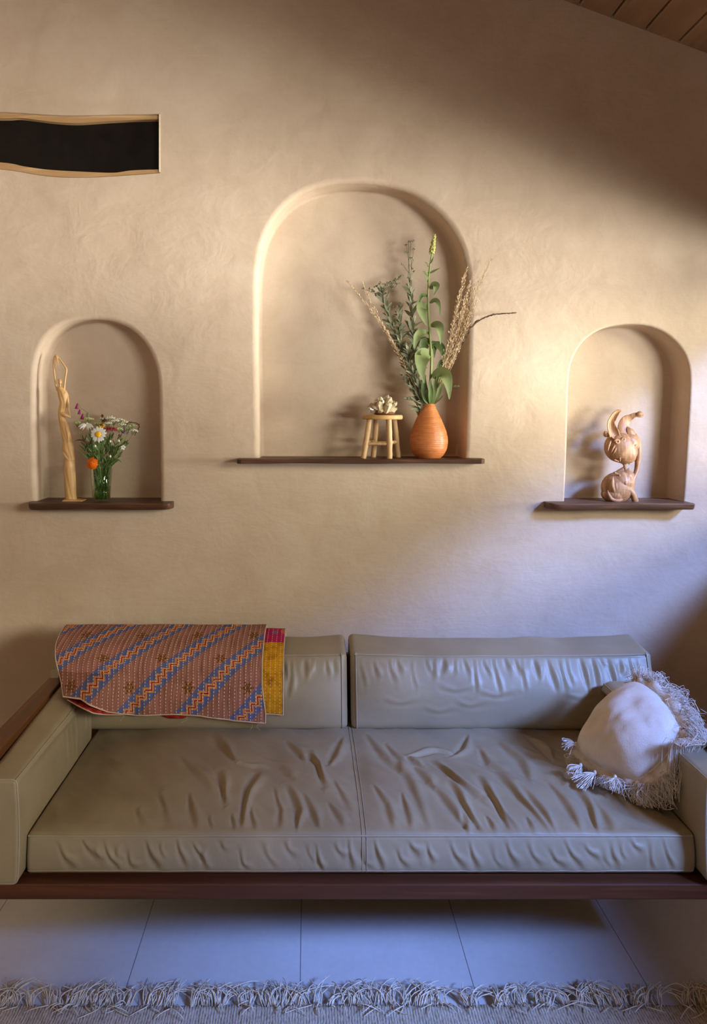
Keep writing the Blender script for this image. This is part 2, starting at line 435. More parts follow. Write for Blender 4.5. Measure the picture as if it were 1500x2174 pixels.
ZL = make_shelf('left', (52, 361, 1069, 1083, '', M['walnut'], 1, 2.868, (0.05, 0.04), 0.5), 'dark brown wooden shelf with rounded ends, below the left arched niche')
ZC = make_shelf('center', (502, 1031, 975, 984.5, '', M['walnut'], 2, 2.868, (0.02, 0.02), 0.2), 'thin dark brown wooden shelf below the tall middle arched niche')
ZR = make_shelf('right', (1168, 1477, 1069.5, 1082, '', M['walnut_pale'], 3, 2.868, (0.05, 0.012), 0.5), 'greyish brown wooden shelf below the right arched niche')

# ------------------------------------------------------------------ cushions
def seg_dist(Q, a, b):
    ab = b - a; L = max(1e-9, float(ab @ ab)); tt = np.clip(((Q - a) @ ab) / L, 0, 1)
    d = Q - (a + tt[:, None] * ab)
    sg = np.sign(ab[0] * d[:, 1] - ab[1] * d[:, 0]); return np.sqrt((d * d).sum(1)), sg, tt
def folds(Q, strokes):           # Q (N,2); stroke = (polyline, width, depth)
    out = np.zeros(len(Q))
    for line, w, dep in strokes:
        line = np.array(line, float); best = np.full(len(Q), 9.0); sg = np.ones(len(Q)); al = np.zeros(len(Q)); n = len(line) - 1
        lo = line.min(0) - 6 * w; hi = line.max(0) + 6 * w
        ok = ((Q > lo) & (Q < hi)).all(1)
        if not ok.any(): continue
        q = Q[ok]; b_ = np.full(len(q), 9.0); s_ = np.ones(len(q)); a_ = np.zeros(len(q))
        for i in range(n):
            d, s, tt = seg_dist(q, line[i], line[i + 1]); c = d < b_
            b_[c] = d[c]; s_[c] = s[c]; a_[c] = (i + tt[c]) / n
        tp = np.sin(np.clip(a_, 0.02, 0.98) * PI) ** 0.6
        w = w * (.62 + .25 * np.sin(a_ * 5 + dep * 900)); v = -.9 * np.exp(-(b_ / w) ** 2) + 1.0 * np.exp(-((b_ * s_ - 1.7 * w) / (1.25 * w)) ** 2)
        out[ok] += dep * tp * v
    return out
class VN:                        # smooth 2-D value noise
    def __init__(s, seed): s.g = np.random.default_rng(seed).random((64, 64))
    def __call__(s, x, y):
        xi = np.floor(x).astype(int); yi = np.floor(y).astype(int); fx = x - xi; fy = y - yi
        fx = fx * fx * (3 - 2 * fx); fy = fy * fy * (3 - 2 * fy); g = s.g
        a = g[xi % 64, yi % 64]; b = g[(xi + 1) % 64, yi % 64]; c = g[xi % 64, (yi + 1) % 64]; d = g[(xi + 1) % 64, (yi + 1) % 64]
        return (a * (1 - fx) + b * fx) * (1 - fy) + (c * (1 - fx) + d * fx) * fy - 0.5
def round_profile(corners, rad, step):      # closed polygon in 2-D -> dense rounded loop; step per edge
    out = []; n = len(corners)
    for i in range(n):
        p = np.array(corners[i - 1], float); c = np.array(corners[i], float); q = np.array(corners[(i + 1) % n], float); r = rad[i]
        a = c + (p - c) / np.linalg.norm(p - c) * r; b = c + (q - c) / np.linalg.norm(q - c) * r
        for k in range(7):
            tt = k / 6; out.append((a * (1 - tt) ** 2 + c * 2 * tt * (1 - tt) + b * tt * tt, i))
        r2 = rad[(i + 1) % n]; e = q + (c - q) / np.linalg.norm(q - c) * r2
        m = max(1, int(np.linalg.norm(e - b) / step[i]))
        for k in range(1, m): out.append((b + (e - b) * k / m, n + i))
    return np.array([o[0] for o in out]), np.array([o[1] for o in out])
def cushion(A0, A1, da, prof, rnd, to3, disp):
    """sweep a closed 2-D profile along one axis from A0 to A1 with rounded ends; disp(a, uv) pushes outwards"""
    d = np.roll(prof, -1, 0) - np.roll(prof, 1, 0); nrm = np.stack([d[:, 1], -d[:, 0]], 1); nrm /= np.linalg.norm(nrm, axis=1)[:, None] + 1e-12
    area2 = np.sum(prof[:, 0] * np.roll(prof[:, 1], -1) - np.roll(prof[:, 0], -1) * prof[:, 1])
    if area2 < 0: nrm = -nrm
    inner = np.arange(A0 + rnd, A1 - rnd + da * .5, da); ends = rnd * (1 - np.cos(np.linspace(0, PI / 2, 6)[:-1]))
    st = np.concatenate([A0 + ends, inner, (A1 - ends)[::-1]]); m = len(prof); rows = []
    for a in st:
        q = min(a - A0, A1 - a); ins = 0 if q >= rnd else rnd - math.sqrt(max(0, rnd * rnd - (rnd - q) ** 2))
        dd = disp(np.full(m, a), prof); rows.append((prof + nrm * (dd - ins)[:, None], a))
    mb = MB(); pts = [[to3(a, p[0], p[1]) for p in r] for r, a in rows]
    mb.grid(pts, closed_v=True)
    for row, flip in ((pts[0], True), (pts[-1], False)):      # flat ends, closed towards their middle
        c = sum((Vector(p) for p in row), Vector()) / m; rr = [[c + (Vector(p) - c) * f for p in row] for f in (1, .5, .0005)]
        mb.grid(rr if not flip else rr[::-1], closed_v=True)
    return mb, pts, st

# ------------------------------------------------------------------ sofa
SX0, SX1, SYF, SYB, SZ0, SZ1 = -0.712, 0.976, 1.905, 2.72, 0.338, 0.440
sofa = thing('sofa', (0.132, 2.38, 0.0), 'long olive taupe leather sofa on a low dark wooden frame against the plaster wall', 'sofa')
mb = MB(); mb.box((-0.862, 1.872, 0.294), (1.126, 2.86, 0.334)); bevel(part('base_frame', mb, M['frame_x'], sofa, False), 0.004)
mb = MB(); mb.box((-0.70, 2.40, 0.0), (0.96, 2.80, 0.294)); part('plinth', mb, M['frame_x'], sofa, False)
for a, b in ((-0.862, -0.806), (1.07, 1.126)):
    mb = MB(); mb.box((a, 1.885, 0.334), (b, 2.50, 0.628)); bevel(part('side_panel', mb, M['frame_y'], sofa, False), 0.006, 3)
mb = MB(); mb.box((-0.862, 2.835, 0.334), (1.126, 2.86, 0.60)); bevel(part('back_panel', mb, M['frame_x'], sofa, False), 0.005)

def seat_pt(px, py, z=0.447):
    Y = (CH - z) * F / (py - CY); return ((px - CX) * Y / F, Y)
def crop_strokes(lst, ox, oy, k=0.5):
    out = []
    for pts, w, d in lst: out.append(([seat_pt(ox + x * k, oy + y * k) for x, y in pts], w, d))
    return out
left_s = [([(790,95),(850,160),(895,215)],.016,.0075),([(1110,120),(1160,180),(1185,215)],.014,.006),([(1190,170),(1245,235),(1268,330)],.015,.009),
 ([(1350,100),(1310,180),(1285,235)],.014,.006),([(815,260),(840,320),(850,390)],.014,.008),([(985,260),(945,340),(912,480)],.015,.008),
 ([(700,350),(705,410),(725,475)],.011,.005),([(1110,320),(1160,410),(1152,492)],.012,.007),([(1180,350),(1215,420),(1250,475)],.011,.006),
 ([(1290,390),(1350,470)],.011,.005),([(660,190),(720,270),(790,360)],.020,.005),([(560,330),(590,400),(600,470)],.016,.003),
 ([(1000,200),(1080,240),(1130,290)],.018,.005),([(900,220),(960,240),(1040,250)],.016,.004),([(1060,330),(1085,410),(1075,480)],.010,.004),
 ([(880,420),(890,480)],.008,.004),([(960,400),(975,480)],.008,.004),([(780,430),(800,485)],.008,.003),([(1310,300),(1380,420)],.012,.004),([(470,400),(500,470)],.014,.003)]
right_s = [([(225,195),(290,178),(360,166),(440,176)],.012,.0055),([(218,188),(245,212),(290,235)],.011,.006),([(320,205),(400,270),(470,330),(530,370)],.017,.010),([(50,90),(110,190),(210,280),(310,470)],.018,.006),
 ([(80,320),(130,390),(160,480)],.012,.005),([(480,90),(450,150),(400,190)],.013,.006),([(520,280),(600,390),(665,492)],.014,.009),([(590,250),(700,370),(835,492)],.017,.008),
 ([(740,100),(800,150),(840,200)],.016,.007),([(920,300),(990,390),(1035,492)],.014,.007),([(400,300),(460,390),(545,492)],.013,.008),([(320,320),(420,420),(490,492)],.013,.007),
 ([(200,350),(235,480)],.011,.005),([(690,310),(790,420),(860,492)],.013,.007),([(610,120),(690,200),(740,290)],.020,.006),([(530,150),(560,220),(640,260)],.018,.005),
 ([(130,130),(180,200),(190,250)],.016,.005),([(820,300),(900,400),(960,490)],.014,.006),([(1010,360),(1090,480)],.014,.005),([(250,240),(330,330)],.016,.006),
 ([(460,420),(480,492)],.009,.006),([(560,430),(600,492)],.008,.005),([(730,440),(760,492)],.009,.005),([(880,240),(940,300)],.016,.005),([(640,430),(700,492)],.008,.005),([(1100,330),(1200,430)],.018,.003)]
top_strokes = crop_strokes(left_s, 50, 1520) + crop_strokes(right_s, 750, 1520)
r_ = random.Random(5)
front_strokes = []
x = SX0 + 0.08
while x < SX1 - 0.08:
    zt = SZ1 - r_.uniform(.012, .035); ln = r_.uniform(.03, .085); sk = r_.uniform(.008, .05)
    front_strokes.append(([(x, zt), (x + sk * .4, zt - ln * .5), (x + sk, max(SZ0 + .012, zt - ln))], r_.uniform(.007, .012), r_.uniform(.002, .0048)))
    x += r_.uniform(.022, .06)
vn = VN(3)
sprof, sid = round_profile([(SYF - .004, SZ0), (SYF, SZ1), (SYB, SZ1), (SYB, SZ0)], [.018, .014, .02, .02], [.004, .0036, .05, .05])
def seat_disp(a, uv):
    y, z = uv[:, 0], uv[:, 1]; out = np.zeros(len(a))
    u = (a - SX0) / (SX1 - SX0); v = (y - SYF) / (SYB - SYF)
    topm = (z > SZ1 - .004)
    cx = np.clip(1 - np.abs(2 * u - 1) ** 4, 0, 1); cy = np.clip(1 - np.abs(2 * v - 1) ** 3, 0, 1)
    crown = 0.016 * cx * cy + 0.010 * cx * np.exp(-((v - .25) / .22) ** 2)
    crown -= 0.006 * np.exp(-((a - 0.14) / .03) ** 2) * cy
    edge = np.clip((y - SYF) / .03, 0, 1) * np.clip((a - SX0) / .05, 0, 1) * np.clip((SX1 - a) / .05, 0, 1)
    fo = folds(np.stack([a, y], 1), top_strokes) * edge
    fo += vn(a * 9 + 3, y * 9 + a * 4) * .007 * edge + vn(a * 24 + y * 18, y * 9) * .0045 * edge + vn(a * 50 + y * 40, y * 14) * .0018 * edge
    out = np.where(topm, crown + fo * 1.15, out)
    fm = (y < SYF + .003) & ~topm
    w = np.sin(np.clip((z - SZ0) / (SZ1 - SZ0), 0, 1) * PI)
    ff = folds(np.stack([a, z], 1), front_strokes) + vn(a * 14, z * 18) * .003
    out = np.where(fm, .006 * w + ff * np.clip(w * 2, 0, 1), out)
    return out
mb, spts, sst = cushion(SX0, SX1, .0036, sprof, .010, lambda a, u, v: (a, u, v), seat_disp)
seat = part('seat_cushion', mb, M['leather'], sofa)
ci = [i for i in range(len(sprof)) if sid[i] == 1][2]
mb = MB(); mb.tube([Vector(r[ci]) + Vector((0, -.0012, .0012)) for r in spts[3:-3:2]], .0026, 6); part('piping', mb, M['seam'], seat)
ci0 = [i for i in range(len(sprof)) if sid[i] == 0][4]
mb = MB(); mb.tube([Vector(r[ci0]) + Vector((0, -.001, 0.004)) for r in spts[3:-3:2]], .0018, 6); part('piping', mb, M['seam'], seat)
# centre seam over the top and down the front
XC = 0.139; k = int(np.argmin(abs(sst - XC)))
order = [i for i in range(len(sprof)) if (sid[i] in (0, 4, 1, 5))]
for dx, rr in ((-2, .0013), (2, .0013)):
    line = [Vector(spts[k + (1 if dx > 0 else -1)][i]) + Vector((dx * .0009, -.0006, .0006)) for i in order]
    mb = MB(); mb.tube(line[::2], rr, 5); part('seam', mb, M['seam'], seat)

# arm cushions: thin upright pads with a piped front
def arm(x0, x1, inner, seed):
    prof, pid = round_profile([(x0, .342), (x0, .602), (x1, .602), (x1, .342)], [.016] * 4, [.02, .02, .02, .02])
    vv = VN(seed); st = []
    rr = random.Random(seed)
    for q in range(9):
        y = rr.uniform(2.2, 2.46); st.append(([(y, .58), (y + .01, .53), (y + .005, .48)], .009, .003))
    def dsp(a, uv):
        f = folds(np.stack([a, uv[:, 1]], 1), st); sd = np.abs(uv[:, 0] - inner) < .006
        lift = np.where(uv[:, 1] > .59, .022 * np.clip((a - 1.86) / .6, 0, 1), 0)
        return np.where(sd, f + .004 * np.sin(np.clip((uv[:, 1] - .34) / .26, 0, 1) * PI), 0) + vv(a * 10, uv[:, 1] * 10 + uv[:, 0] * 7) * .003 + lift
    m, pts, _ = cushion(1.855, 2.485, .008, prof, .009, lambda a, u, v: (u, a, v), dsp)
    o = part('arm_cushion', m, M['leather'], sofa)
    # piping: round the front face and along the inner top edge
    fr = [Vector(p) for p in pts[3]]; m = MB(); m.tube(fr + [fr[0]], .0024, 6, caps=False); part('piping', m, M['seam'], o)
    xs = np.array([p[0] for p in prof]); kk = [i for i in range(len(prof)) if pid[i] == (1 if inner == x0 else 2)][3]
    m = MB(); m.tube([Vector(r[kk]) + Vector((0, 0, .0012)) for r in pts[3:-4]], .0018, 6); part('seam', m, M['seam'], o)
arm(-0.803, -0.717, -0.717, 4); arm(0.981, 1.067, 0.981, 9)

# back cushions
BZ0, BZ1 = 0.446, 0.683
def back_cushion(x0, x1, seed):
    prof, pid = round_profile([(2.505, BZ0), (2.565, BZ1), (2.735, BZ1 + .020), (2.76, BZ0)], [.03, .014, .02, .03], [.006, .02, .05, .05])
    rr = random.Random(seed); vv = VN(seed); st = []
    x = x0 + .03
    while x < x1 - .03:
        zt = BZ1 - rr.uniform(.004, .02); ln = rr.uniform(.04, .12); sk = rr.uniform(-.012, .022)
        st.append(([(x, zt), (x + sk * .3, zt - ln * .5), (x + sk, zt - ln)], rr.uniform(.006, .011), rr.uniform(.0025, .0065)))
        x += rr.uniform(.022, .05)
    for q in range(6):
        x = rr.uniform(x0 + .1, x1 - .1); z = rr.uniform(.5, .58); st.append(([(x - .06, z + .01), (x, z), (x + .07, z + .012)], .012, .003))
    def dsp(a, uv):
        u = (a - x0) / (x1 - x0); ex = np.clip(1 - np.abs(2 * u - 1) ** 6, 0, 1)
        y, z = uv[:, 0], uv[:, 1]; fr = (y < 2.565)
        w = np.sin(np.clip((z - BZ0) / (BZ1 - BZ0), 0, 1) * PI)
        d = np.where(fr, .030 * w * ex + folds(np.stack([a, z], 1), st) * np.clip(w * 3, 0, 1) * np.clip(np.minimum(u, 1 - u) * 14, 0, 1), 0)
        d += np.where(fr, vv(a * 8, z * 9) * .006 * w, 0)
        tp = (z > BZ1 - .004)
        d += np.where(tp, .008 * (np.abs(2 * u - 1) ** 3) - .006 * ex + vv(a * 10, y * 6) * .008, 0)
        if x0 < 0: d -= .034 * np.clip((-.10 - a) / .06, 0, 1) * np.exp(-(((y - 2.568) / .05) ** 2 + ((z - BZ1) / .045) ** 2))
        return d
    m, pts, st_ = cushion(x0, x1, .0055, prof, .02, lambda a, u, v: (a, u, v), dsp)
    o = part('back_cushion', m, M['leather'], sofa)
    kk = [i for i in range(len(prof)) if pid[i] == 1][3]
    m = MB(); m.tube([Vector(r[kk]) + Vector((0, -.0015, .001)) for r in pts[4:-4:2]], .0022, 6); part('piping', m, M['seam'], o)
    for sgn, row in ((1, pts[5]), (-1, pts[-6])):
        sel = [i for i in range(len(prof)) if pid[i] in (0, 4, 1)]
        m = MB(); m.tube([Vector(row[i]) + Vector((-sgn * .002, -.001, 0)) for i in sel[::2]], .002, 6); part('seam', m, M['seam'], o)
    return dsp, prof, pid
bd_l = back_cushion(-0.862, 0.130, 21)
back_cushion(0.142, 1.168, 33)

# ------------------------------------------------------------------ folded kantha quilt over the left back cushion
def quilt_mat():
    m = Mat('kantha_cloth', 0.85, 0.15); u, v, _ = m.xyz('UV')
    wob = m.noise(3, 2, vec=m.coord('UV')); uu = u + (wob - 0.5) * 0.012
    fine = m.noise(900, 1, 0.5, m.coord('UV', (1, 0.012, 1)))
    base = m.ramp(fine, [(0.3, lin(104, 66, 56)), (0.5, lin(150, 100, 86)), (0.72, lin(176, 128, 112))])
    base = m.mix((m.noise(9, 3, vec=m.coord('UV')) - 0.45).mx(0.0) * 1.6, base, lin(186, 124, 118))
    per = 0.196; a = 0.94; L = 1 / math.sqrt(1 + a * a)
    w = (u + v * a - 0.080) / per; j = (w + 0.5).floor(); t = (w - j) * per * L; s = (u * a - v) * L
    P2 = 0.030; tri = ((s / P2).fract() - 0.5).abs() * 2.0 - 0.5
    zz = (t - tri * 0.017).abs()
    band = t.abs().lt(0.0295)
    c = m.mix(band, base, lin(90, 96, 140))
    c = m.mix(band * zz.lt(0.0112), c, lin(208, 140, 74))
    c = m.mix(band * zz.lt(0.0090) * zz.gt(0.0064), c, lin(190, 104, 52))
    c = m.mix(band * zz.lt(0.0064) * zz.gt(0.0032), c, lin(206, 164, 112))
    c = m.mix(band * zz.lt(0.0032), c, lin(146, 38, 30))
    # small block-printed sprigs between the bands
    du, dv = 0.196, 0.108
    jj = ((v - 0.095) / dv + 0.5).floor(); fv = v - 0.095 - jj * dv
    w2 = (u + jj * 0.103 - 0.120) / du; fu = (w2 - (w2 + 0.5).floor()) * du
    rr = (fu * fu + fv * fv).sqrt(); th = fv.atan2(fu)
    pet = rr.lt((th * 6.0).cos() * 0.006 + 0.0155) * (1.0 - band)
    ring = ((rr * 700.0).sin()).gt(0.15)
    c = m.mix(pet, c, lin(140, 88, 36)); c = m.mix(pet * ring, c, lin(96, 58, 40)); c = m.mix(rr.lt(0.003), c, lin(80, 70, 110))
    # running stitch in long columns
    sp = 0.0175; k = (uu / sp).floor(); fx = ((uu / sp).fract() - 0.5).abs(); ph = (k * 12.9898).sin() * 43758.5
    dash = (v / 0.0105 + ph.fract()).fract().lt(0.52) * fx.lt(0.055)
    c = m.mix(dash, c, lin(226, 208, 184)); m.color(c)
    pk = m.noise(260, 2, vec=m.coord('UV', (1, 0.4, 1)))
    m.bump(dash * 1.2 + pk * 0.7 - fx * 1.5, 0.45, 0.003); return m.m
def inner_mat():
    m = Mat('quilt_inner_cloth', 0.85, 0.15); u, v, _ = m.xyz('UV')
    n = m.noise(30, 4, vec=m.coord('UV'))
    yel = m.ramp(n, [(0.3, lin(150, 92, 14)), (0.55, lin(206, 146, 20)), (0.75, lin(186, 100, 24))])
    mag = m.ramp(n, [(0.3, lin(160, 16, 70)), (0.7, lin(196, 34, 104))])
    c = m.mix((v + (n - 0.5) * 0.02).lt(0.118), yel, mag)
    d1 = ((u - 0.036) * (u - 0.036) + (v - 0.055) * (v - 0.055)).sqrt(); c = m.mix(d1.lt(0.016) * (d1 * 900.0).sin().gt(-0.2), c, lin(190, 130, 50))
    d2 = ((u - 0.0) * (u - 0.0) + (v - 0.062) * (v - 0.062)).sqrt(); c = m.mix(d2.lt(0.013) * (d2 * 900.0).sin().gt(-0.2), c, lin(80, 110, 140))
    fx = ((u / 0.016).fract() - 0.5).abs(); dash = (v / 0.0105).fract().lt(0.5) * fx.lt(0.05)
    m.color(m.mix(dash, c, lin(224, 196, 150))); m.bump(n + dash, 0.3, 0.002); return m.m
def red_mat():
    m = Mat('quilt_red_cloth', 0.85, 0.15); u, v, _ = m.xyz('UV'); n = m.noise(70, 3, vec=m.coord('UV'))
    c = m.ramp(n, [(0.35, lin(130, 28, 26)), (0.6, lin(186, 58, 44)), (0.75, lin(206, 104, 66))])
    g = (u - 0.045).abs(); c = m.mix(g.lt(0.012), c, lin(204, 176, 96)); c = m.mix(g.lt(0.007), c, lin(52, 110, 50)); m.color(c); return m.m
M['quilt'] = quilt_mat(); M['quilt_in'] = inner_mat(); M['quilt_red'] = red_mat(); M['hem'] = simple('quilt_hem_thread', lin(206, 180, 156), 0.85)
dspL, profL, _ = bd_l
def cushion_front(x, z):         # Y of the left back cushion's face, without its small folds
    u = (x + .862) / .992; ex = max(0, 1 - abs(2 * u - 1) ** 6); w = math.sin(min(1, max(0, (z - BZ0) / (BZ1 - BZ0))) * PI)
    return 2.505 + (z - BZ0) / (BZ1 - BZ0) * .067 - .030 * w * ex - .008
TOPL = 0.22 + 0.03
def drape_pt(x, s, lift, over=0.0):
    """s: length of cloth from the hidden back edge; 0-.10 behind, then over the top, then down the face"""
    zt = BZ1 + .031 + lift
    if s < .06: return Vector((x, 2.772 + lift, zt - .02 - (.06 - s)))
    if s < .10: a = (s - .06) / .04 * PI / 2; return Vector((x, 2.742 + .030 * math.cos(a) + lift, zt - .02 + .020 * math.sin(a)))
    yt = cushion_front(x, BZ1 - .075) - lift; D = 2.742 - yt; s2 = s - .10
    if s2 < DR:
        a = s2 / DR * PI / 2
        return Vector((x, 2.742 - D * math.sin(a) ** .95, zt - .085 + .085 * math.cos(a) ** .85))
    z = zt - .085 - (s2 - DR)
    return Vector((x, min(yt, cushion_front(x, max(z, BZ0 + .11)) - lift), z))
DR = .222
def over_arm(p, lift):           # the lower left corner lies forward on top of the left arm
    zp = .624 + lift * 1.25
    if p.z > zp or p.x > -.58: return p
    # slide towards the eye until the cloth rests on the arm top
    f = (CH - zp) / (CH - p.z); q = Vector((p.x * f, p.y * f, zp))
    w = min(1, max(0, (-.575 - p.x) / .165)); w = w * w * (3 - 2 * w)
    return p.lerp(q, w)
q_n = VN(11)
def cloth(xl, xr, s1, nx, ns, lift, uoff, wave=.004, xs_of=None):
    """xl(s), xr(s), s1(t) give the outline; returns mesh builder, uv list and rows"""
    rows, uvs = [], []
    for i in range(nx + 1):
        t = i / nx; smax = s1(t); r, q = [], []
        for k in range(ns + 1):
            s = smax * k / ns; x = xl(s) + (xr(s) - xl(s)) * t
            p = drape_pt(x, s, lift); n = float(q_n(np.array([x * 13 + 5]), np.array([s * 5]))[0]); n2 = float(q_n(np.array([x * 45]), np.array([s * 30 + 9]))[0])
            front = max(0, min(1, (s - .16) / .06))
            p = p + Vector((0, -abs(n) * wave * 2.2 * front - .0012 * n2, n * wave * (1 - front) + n2 * .0015))
            p = over_arm(p, lift)
            r.append(p); q.append((x + uoff, s - .06))
        rows.append(r); uvs.append(q)
    m = MB(); m.grid(rows); return m, [q for r in uvs for q in r], rows
def cloth_part(name, m, uv, mat, parent, th=.003, label=None):
    o = part(name, m, mat, parent, True, label=label); me = o.data; l = me.uv_layers.new(name='UVMap')
    idx = np.zeros(len(me.loops), dtype=np.int32); me.loops.foreach_get('vertex_index', idx)
    l.data.foreach_set('uv', np.array(uv, dtype=np.float32)[idx].ravel())
    s = o.modifiers.new('thick', 'SOLIDIFY'); s.thickness = th; s.offset = 0; return o
quilt = thing('quilt', (-0.5, 2.6, 0.70), 'folded patterned quilt with blue zigzag bands and white running stitch, hung over the sofa back', 'quilt')
def front_s(t):                  # the bottom edge, traced: pixel y across the front
    py = float(interp(t, [(0, 1490), (.094, 1493), (.13, 1505), (.21, 1519), (.35, 1526), (.55, 1524), (.68, 1528), (.85, 1538), (1, 1543)]))
    z = CH - (py - CY) * 2.452 / F
    return .10 + DR + (BZ1 + .015 + .031 - .085 - z)
XLq = lambda s: float(interp(s, [(0, -.887), (.1, -.887), (.2, -.87), (.33, -.834), (.45, -.80), (.56, -.755)]))
XRq = lambda s: float(interp(s, [(0, -.155), (.36, -.155), (.45, -.142), (.62, -.146)]))
m, uv, rowsF = cloth(XLq, XRq, front_s, 110, 90, .015, .90)
fr = cloth_part('front_layer', m, uv, M['quilt'], quilt)
m = MB(); m.tube([r[-1] + Vector((0, -.002, 0)) for r in rowsF], .0022, 6); part('hem', m, M['hem'], fr)
m = MB(); m.tube([p + Vector((0, -.002, 0)) for p in rowsF[-1]], .0022, 6); part('hem', m, M['hem'], fr)
m = MB(); m.tube([p + Vector((0, -.002, 0)) for p in rowsF[0]], .0018, 6); part('hem', m, M['hem'], fr)
m, uv, rowsB = cloth(lambda s: -.40, lambda s: float(interp(s, [(0, -.085), (.36, -.085), (.48, -.084), (.62, -.102)])), lambda t: front_s(.9) - .026 + .006 * math.sin(t * 6), 50, 60, .004, .12, .003)
bk = cloth_part('inner_layer', m, uv, M['quilt_in'], quilt, label='magenta and golden yellow inner layer')
m = MB(); m.tube([p + Vector((0, -.002, 0)) for p in rowsB[-1]], .0018, 6); part('hem', m, M['hem'], bk)
m = MB(); m.tube([r[-1] + Vector((0, -.002, 0)) for r in rowsB[-16:]], .0018, 6); part('hem', m, M['hem'], bk)
def red_s(t):
    py = float(interp(t, [(0, 1496), (.06, 1509), (.13, 1522), (.2, 1525), (.34, 1524), (.5, 1524), (.55, 1533), (.63, 1533), (.68, 1524), (1, 1520)]))
    z = CH - (py - CY) * 2.456 / F; return .10 + DR + (BZ1 + .003 + .031 - .085 - z)
m, uv, rowsR = cloth(lambda s: XLq(s) + .012, lambda s: -.20, lambda t: red_s(t) + .004, 70, 60, .003, .86, .001)
rd = cloth_part('inner_layer', m, uv, M['quilt_red'], quilt, label='red underside layer peeping out below')
m = MB(); m.tube([r[-1] + Vector((0, -.002, 0)) for r in rowsR[:24]], .0018, 6); part('hem', m, M['hem'], rd)
for t in (0.98, 0.95, 0.62, 0.3):
    p = rowsF[int(t * 110)][-1]; m = MB()
    for q in range(1):
        a = p + Vector((random.uniform(-.01, .01), -.003, 0)); m.tube(smooth_path([a, a + Vector((random.uniform(-.01, .01), -.004, -.012)), a + Vector((random.uniform(-.02, .02), -.004, -.022))], 6), .0005, 4)
    part('loose_thread', m, M['hem'], quilt)

# ------------------------------------------------------------------ fringed throw pillow
tt_ = 1.012
def PT(px, py, Y): return Vector((0, 0, CH)) + (P(px, py, Y) - Vector((0, 0, CH))) * tt_
cL, cT, cR, cB = PT(1214, 1592, 2.21), PT(1350, 1440, 2.27), PT(1452, 1547, 2.03), PT(1356, 1663, 2.02)
pc = (cL + cT + cR + cB) / 4; pn = (cR - cL).cross(cT - cB).normalized()
if pn.z < 0: pn = -pn
pil = thing('throw_pillow', tuple(pc - pn * 0.07), 'off-white linen throw pillow with frayed fringe, leaning on the right sofa arm', 'pillow')
pv = VN(17)
def pil_pt(a, b, side, h):
    k = .56; a2 = a * math.sqrt(1 - k * b * b / 2) * 1.085; b2 = b * math.sqrt(1 - k * a * a / 2) * 1.085
    u, v = (a2 + 1) / 2, (b2 + 1) / 2          # u: L-B edge to T-R edge ; corners L(0,1) T(1,1) R(1,0) B(0,0)
    p = cB * (1 - u) * (1 - v) + cR * u * (1 - v) + cT * u * v + cL * (1 - u) * v
    f = (max(0, 1 - a * a) * max(0, 1 - b * b)) ** .42
    w = float(pv(np.array([a * 2.5 + 8]), np.array([b * 2.5 + 3]))[0]) * .018 + float(pv(np.array([a * 6 + b * 3 + 20]), np.array([b * 7 + 3]))[0]) * .005
    return p + pn * side * f * (h + (w if side > 0 else 0))
N = 56; m = MB()
g = [-math.cos(PI * i / N) for i in range(N + 1)]
m.grid([[pil_pt(a, b, 1, .085) for b in g] for a in g]); m.grid([[pil_pt(a, b, -1, .075) for b in g[::-1]] for a in g])
body = part('cover', m, M['linen'], pil)
ed = [(g[i], -1) for i in range(N)] + [(1, g[i]) for i in range(N)] + [(-g[i], 1) for i in range(N)] + [(-1, -g[i]) for i in range(N)]
ring = [pil_pt(a, b, 1, 0) for a, b in ed]
mo = MB(); mo.tube([p for p in ring] + [ring[0]], .0035, 6, caps=False); part('seam', mo, M['linen'], body)
edge_names = {0: ('B-R', .072, 230), 1: ('R-T', .064, 260), 2: ('T-L', .010, 20), 3: ('L-B', .044, 190)}
for e in range(4):
    nm, ln, cnt = edge_names[e]
    mf = MB(); ms = MB(); rows = []
    for i in range(N + 1):
        p = ring[(e * N + i) % (4 * N)]; o = (p - pc); o -= pn * o.dot(pn); o.normalize()
        wv = math.sin(i * .55 + e) * .006
        wd = ln * .55 * (.6 + .4 * math.sin(PI * i / N)) if e in (0, 1, 3) else .004
        dn = Vector((0, 0, -1)) * (.5 if e in (0, 3) else .25)
        rows.append([p, p + (o + dn * .3) * wd * .5 + pn * wv, p + (o + dn).normalized() * wd + pn * wv * 1.4])
    mf.grid(rows); fl = part('flange', mf, M['linen'], pil); sol = fl.modifiers.new('thick', 'SOLIDIFY'); sol.thickness = .002
    for q in range(cnt * 3):
        i = random.random() * N; r = rows[int(i)]; r2 = rows[min(N, int(i) + 1)]; f = i - int(i)
        p = r[2].lerp(r2[2], f); o = (p - pc); o -= pn * o.dot(pn); o.normalize()
        L = random.uniform(.4, 1.0) * (ln * .8); d = (o + Vector((random.gauss(0, .45), random.gauss(0, .3) - .2, random.gauss(-.55, .35)))).normalized()
        sd = Vector((random.gauss(0, 1), random.gauss(0, .5), random.gauss(0, 1))) * L * .28
        p = p - (r[2] - r[0]) * random.uniform(0, .35)
        q3 = p + d * L + Vector((0, 0, -L * .3)); zfl = .462 if q3.x < .97 else .632
        q3.z = max(q3.z, zfl); q2 = p + d * L * .55 + sd; q2.z = max(q2.z, zfl)
        ms.tube(smooth_path([p, p + d * L * .25 + sd * .6, q2, q3], 9), random.uniform(.00045, .0008), 4)
    part('fringe', ms, M['thread'], pil, kind='stuff')
